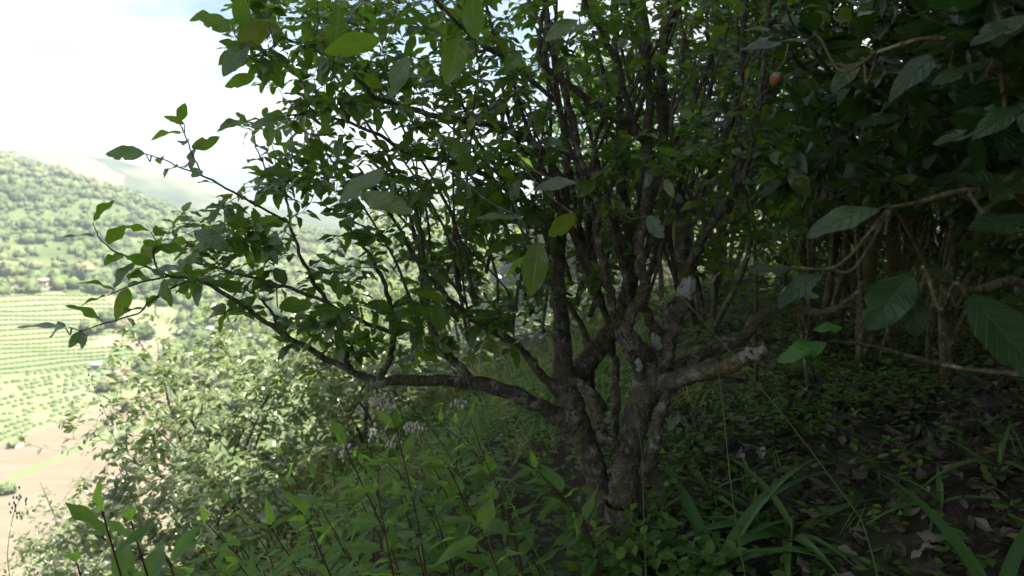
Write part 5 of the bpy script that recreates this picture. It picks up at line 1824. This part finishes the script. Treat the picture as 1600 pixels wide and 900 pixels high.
def build_flower_weeds():
    g = np.random.default_rng(52)
    v0, f0 = ico(0)
    spots = [((535, 705, 2.05), "flowering weed with a pale fluffy head hanging farthest left"),
             ((612, 690, 2.1), "flowering weed with broad dry seed heads in front of the dark bush"),
             ((650, 668, 2.15), "flowering weed whose pale head stands beside the upright herb"),
             ((590, 628, 2.3), "tallest flowering weed just under the sawn end of the low limb")]
    for (tp, lab) in spots:
        t = P(*tp)
        b = on_ground(t[0] + 0.35, t[1] + 0.1)
        root = empty("flowering_weed", b)
        tag(root, lab, "weed", "dry flowering weeds")
        h = t - b
        p = catmull([np.array((0, 0, -0.03)), h * np.array((0.25, 0.3, 0.6)), h * np.array((0.7, 0.8, 0.97)), h], 8)
        tb = Tubes(); tb.add(p, np.linspace(0.0035, 0.0015, len(p)), 6, 0)
        obj("stem", tb.mesh("stem", M_GSTEM), root)
        for k in (1, 3):
            j = int(len(p) * (0.62 + 0.11 * k)) - 1
            e = p[j] + np.array((g.uniform(-0.09, 0.07), g.uniform(-0.06, 0.06), g.uniform(0.02, 0.08)))
            if k == 3: e = p[-1]
            q = catmull([p[j], (p[j] + e) / 2 + np.array((0, 0, 0.01)), e], 4)
            if k < 3:
                tb = Tubes(); tb.add(q, np.linspace(0.002, 0.001, len(q)), 5, 0)
                obj("flower_stalk", tb.mesh("flower_stalk", M_GSTEM), root)
            V, F, n = [], [], 0
            for _ in range(24):
                c = e + g.normal(0, 1, 3) * np.array((0.017, 0.015, 0.011))
                s = g.uniform(0.0035, 0.0065)
                V.append(v0 * s * np.array((1, 1, 1.5)) + c); F.append(f0 + n); n += 12
            tag(obj("flower_head", mesh_np("flower_head", np.vstack(V), np.vstack(F), M_FLOWER), root), kind="stuff")
        for k in range(5):
            i = int(len(p) * (0.3 + 0.1 * k))
            a = g.uniform(0, 6.28)
            o = link(bpy.data.objects.new("leaf", HERB_LEAF[k % 4]), root)
            o.matrix_basis = mat4(frames(np.array([[math.cos(a), math.sin(a), 0.2]]), np.array([[0, 0, 1.0]]))[0], p[i], g.uniform(0.05, 0.08))


build_flower_weeds()


def build_broad_grass():
    g = np.random.default_rng(53)
    spots = [(1120, 905, 8, 0.45, "broad-bladed grass clump lowest in front of the trunk's right side"),
             (1235, 850, 10, 0.38, "broad-bladed grass clump with glossy arching blades on the leaf litter"),
             (1180, 800, 4, 0.28, "broad-bladed grass clump behind the arching clump"),
             (1110, 780, 4, 0.28, "broad-bladed grass tuft just right of the trunk foot"),
             (1560, 960, 5, 0.36, "single grass clump with an upright blade at the bottom right corner"),
             (1470, 800, 5, 0.2, "small grass tuft on the dead leaves at right"),
             (1560, 740, 5, 0.2, "small grass tuft near the right edge")]
    for px, py, n, L, lab in spots:
        b = ground_hit(px, py)
        root = empty("broad_grass", b)
        tag(root, lab, "grass clump", "broad-bladed grass clumps")
        az = g.uniform(0, 6.28)
        for k in range(n):
            az += 6.283 / n + g.normal(0, 0.3)
            s = g.uniform(0.0, 0.03) * (k % 3)
            al = np.array((math.cos(az) * 0.9 - 0.2, math.sin(az) * 0.75, g.uniform(0.45, 1.05)))
            no = np.array((-math.cos(az), -math.sin(az), 0.6)) + g.normal(0, 0.15, 3)
            o = link(bpy.data.objects.new("blade", BLADE[int(g.integers(0, 4))]), root)
            o.matrix_basis = mat4(frames(al[None], no[None])[0], np.array((0, 0, s)), L * g.uniform(0.7, 1.2))
        tb = Tubes(); tb.add(np.array([(0, 0, -0.03), (0.003, 0, 0.04), (0, 0.005, 0.09)]), np.array([0.005, 0.004, 0.002]), 6)
        obj("stem", tb.mesh("stem", M_GSTEM), root)
    # long thin stalks
    st = [([(1345, 810, 1.72), (1250, 682, 1.66), (1150, 560, 1.62), (1035, 430, 1.6)], 0.0022, "long thin grass stalk slanting across the broken limb"),
          ([(1010, 905, 2.0), (1006, 800, 1.98), (1002, 700, 1.97), (985, 600, 1.95)], 0.0016, "thin grass stalk standing before the old trunk"),
          ([(1165, 905, 1.8), (1145, 780, 1.75), (1130, 640, 1.72), (1120, 560, 1.7)], 0.0018, "thin grass stalk rising beside the broad grass"),
          ([(860, 905, 1.7), (805, 800, 1.7), (765, 700, 1.7), (720, 560, 1.68)], 0.0018, "thin grass stalk crossing the low limb"),
          ([(15, 905, 1.5), (12, 860, 1.5), (22, 800, 1.48), (34, 776, 1.47)], 0.0012, "fine grass stalk with tiny seeds at the left edge"),
          ([(240, 905, 1.9), (210, 780, 1.9), (170, 660, 1.88), (140, 590, 1.86)], 0.0011, "hair-thin grass stalk before the bare field")]
    for k, (pts, r, lab) in enumerate(st):
        p = catmull([P(*q) for q in pts], 9)
        back = nrm(p[0] - p[2]) * np.array((0.6, 0.6, 1.0))
        q0 = p[0].copy()
        ext = []
        for _ in range(80):                      # carry the stalk on down to the soil
            back = nrm(back + np.array((0, 0, -0.06)))
            q0 = q0 + back * 0.025
            ext.append(q0.copy())
            if q0[2] < float(H(q0[0], q0[1])) - 0.02: break
        gz = ext[-1]
        p = np.vstack([np.array(ext[::-1]), p])
        root = empty("grass_stalk", gz)
        tag(root, lab, "grass stalk", "thin grass stalks")
        tb = Tubes(); tb.add(p - gz, np.linspace(r, r * 0.5, len(p)), 5, 0)
        obj("stalk", tb.mesh("stalk", M_GSTEM), root)
        if k == 4 or k == 5:
            v0, f0 = ico(0)
            V, F, n = [], [], 0
            for j in range(22):
                c = (p - gz)[len(p) - 1 - j // 2 % 12] + g.normal(0, 0.009, 3)
                V.append(v0 * np.array((0.002, 0.002, 0.0045)) + c); F.append(f0 + n); n += 12
            tag(obj("seed_spray", mesh_np("seed_spray", np.vstack(V), np.vstack(F), M_FLOWER), root), kind="stuff")


build_broad_grass()


# ------------------------------------------------------------------ haze in the valley air
def build_haze():
    me = mesh_np("haze", *box(-3800, 3800, -1500, 5200, -130, 112), None, False)
    m, nt, out = new_mat("haze_air")
    pv = N(nt, "ShaderNodeVolumePrincipled")
    pv.inputs["Color"].default_value = (0.64, 0.72, 0.84, 1)
    pv.inputs["Density"].default_value = 0.00046
    pv.inputs["Anisotropy"].default_value = 0.2
    nt.links.new(pv.outputs[0], out.inputs["Volume"])
    me.materials.append(m)
    tag(obj("haze", me), kind="stuff")


build_haze()
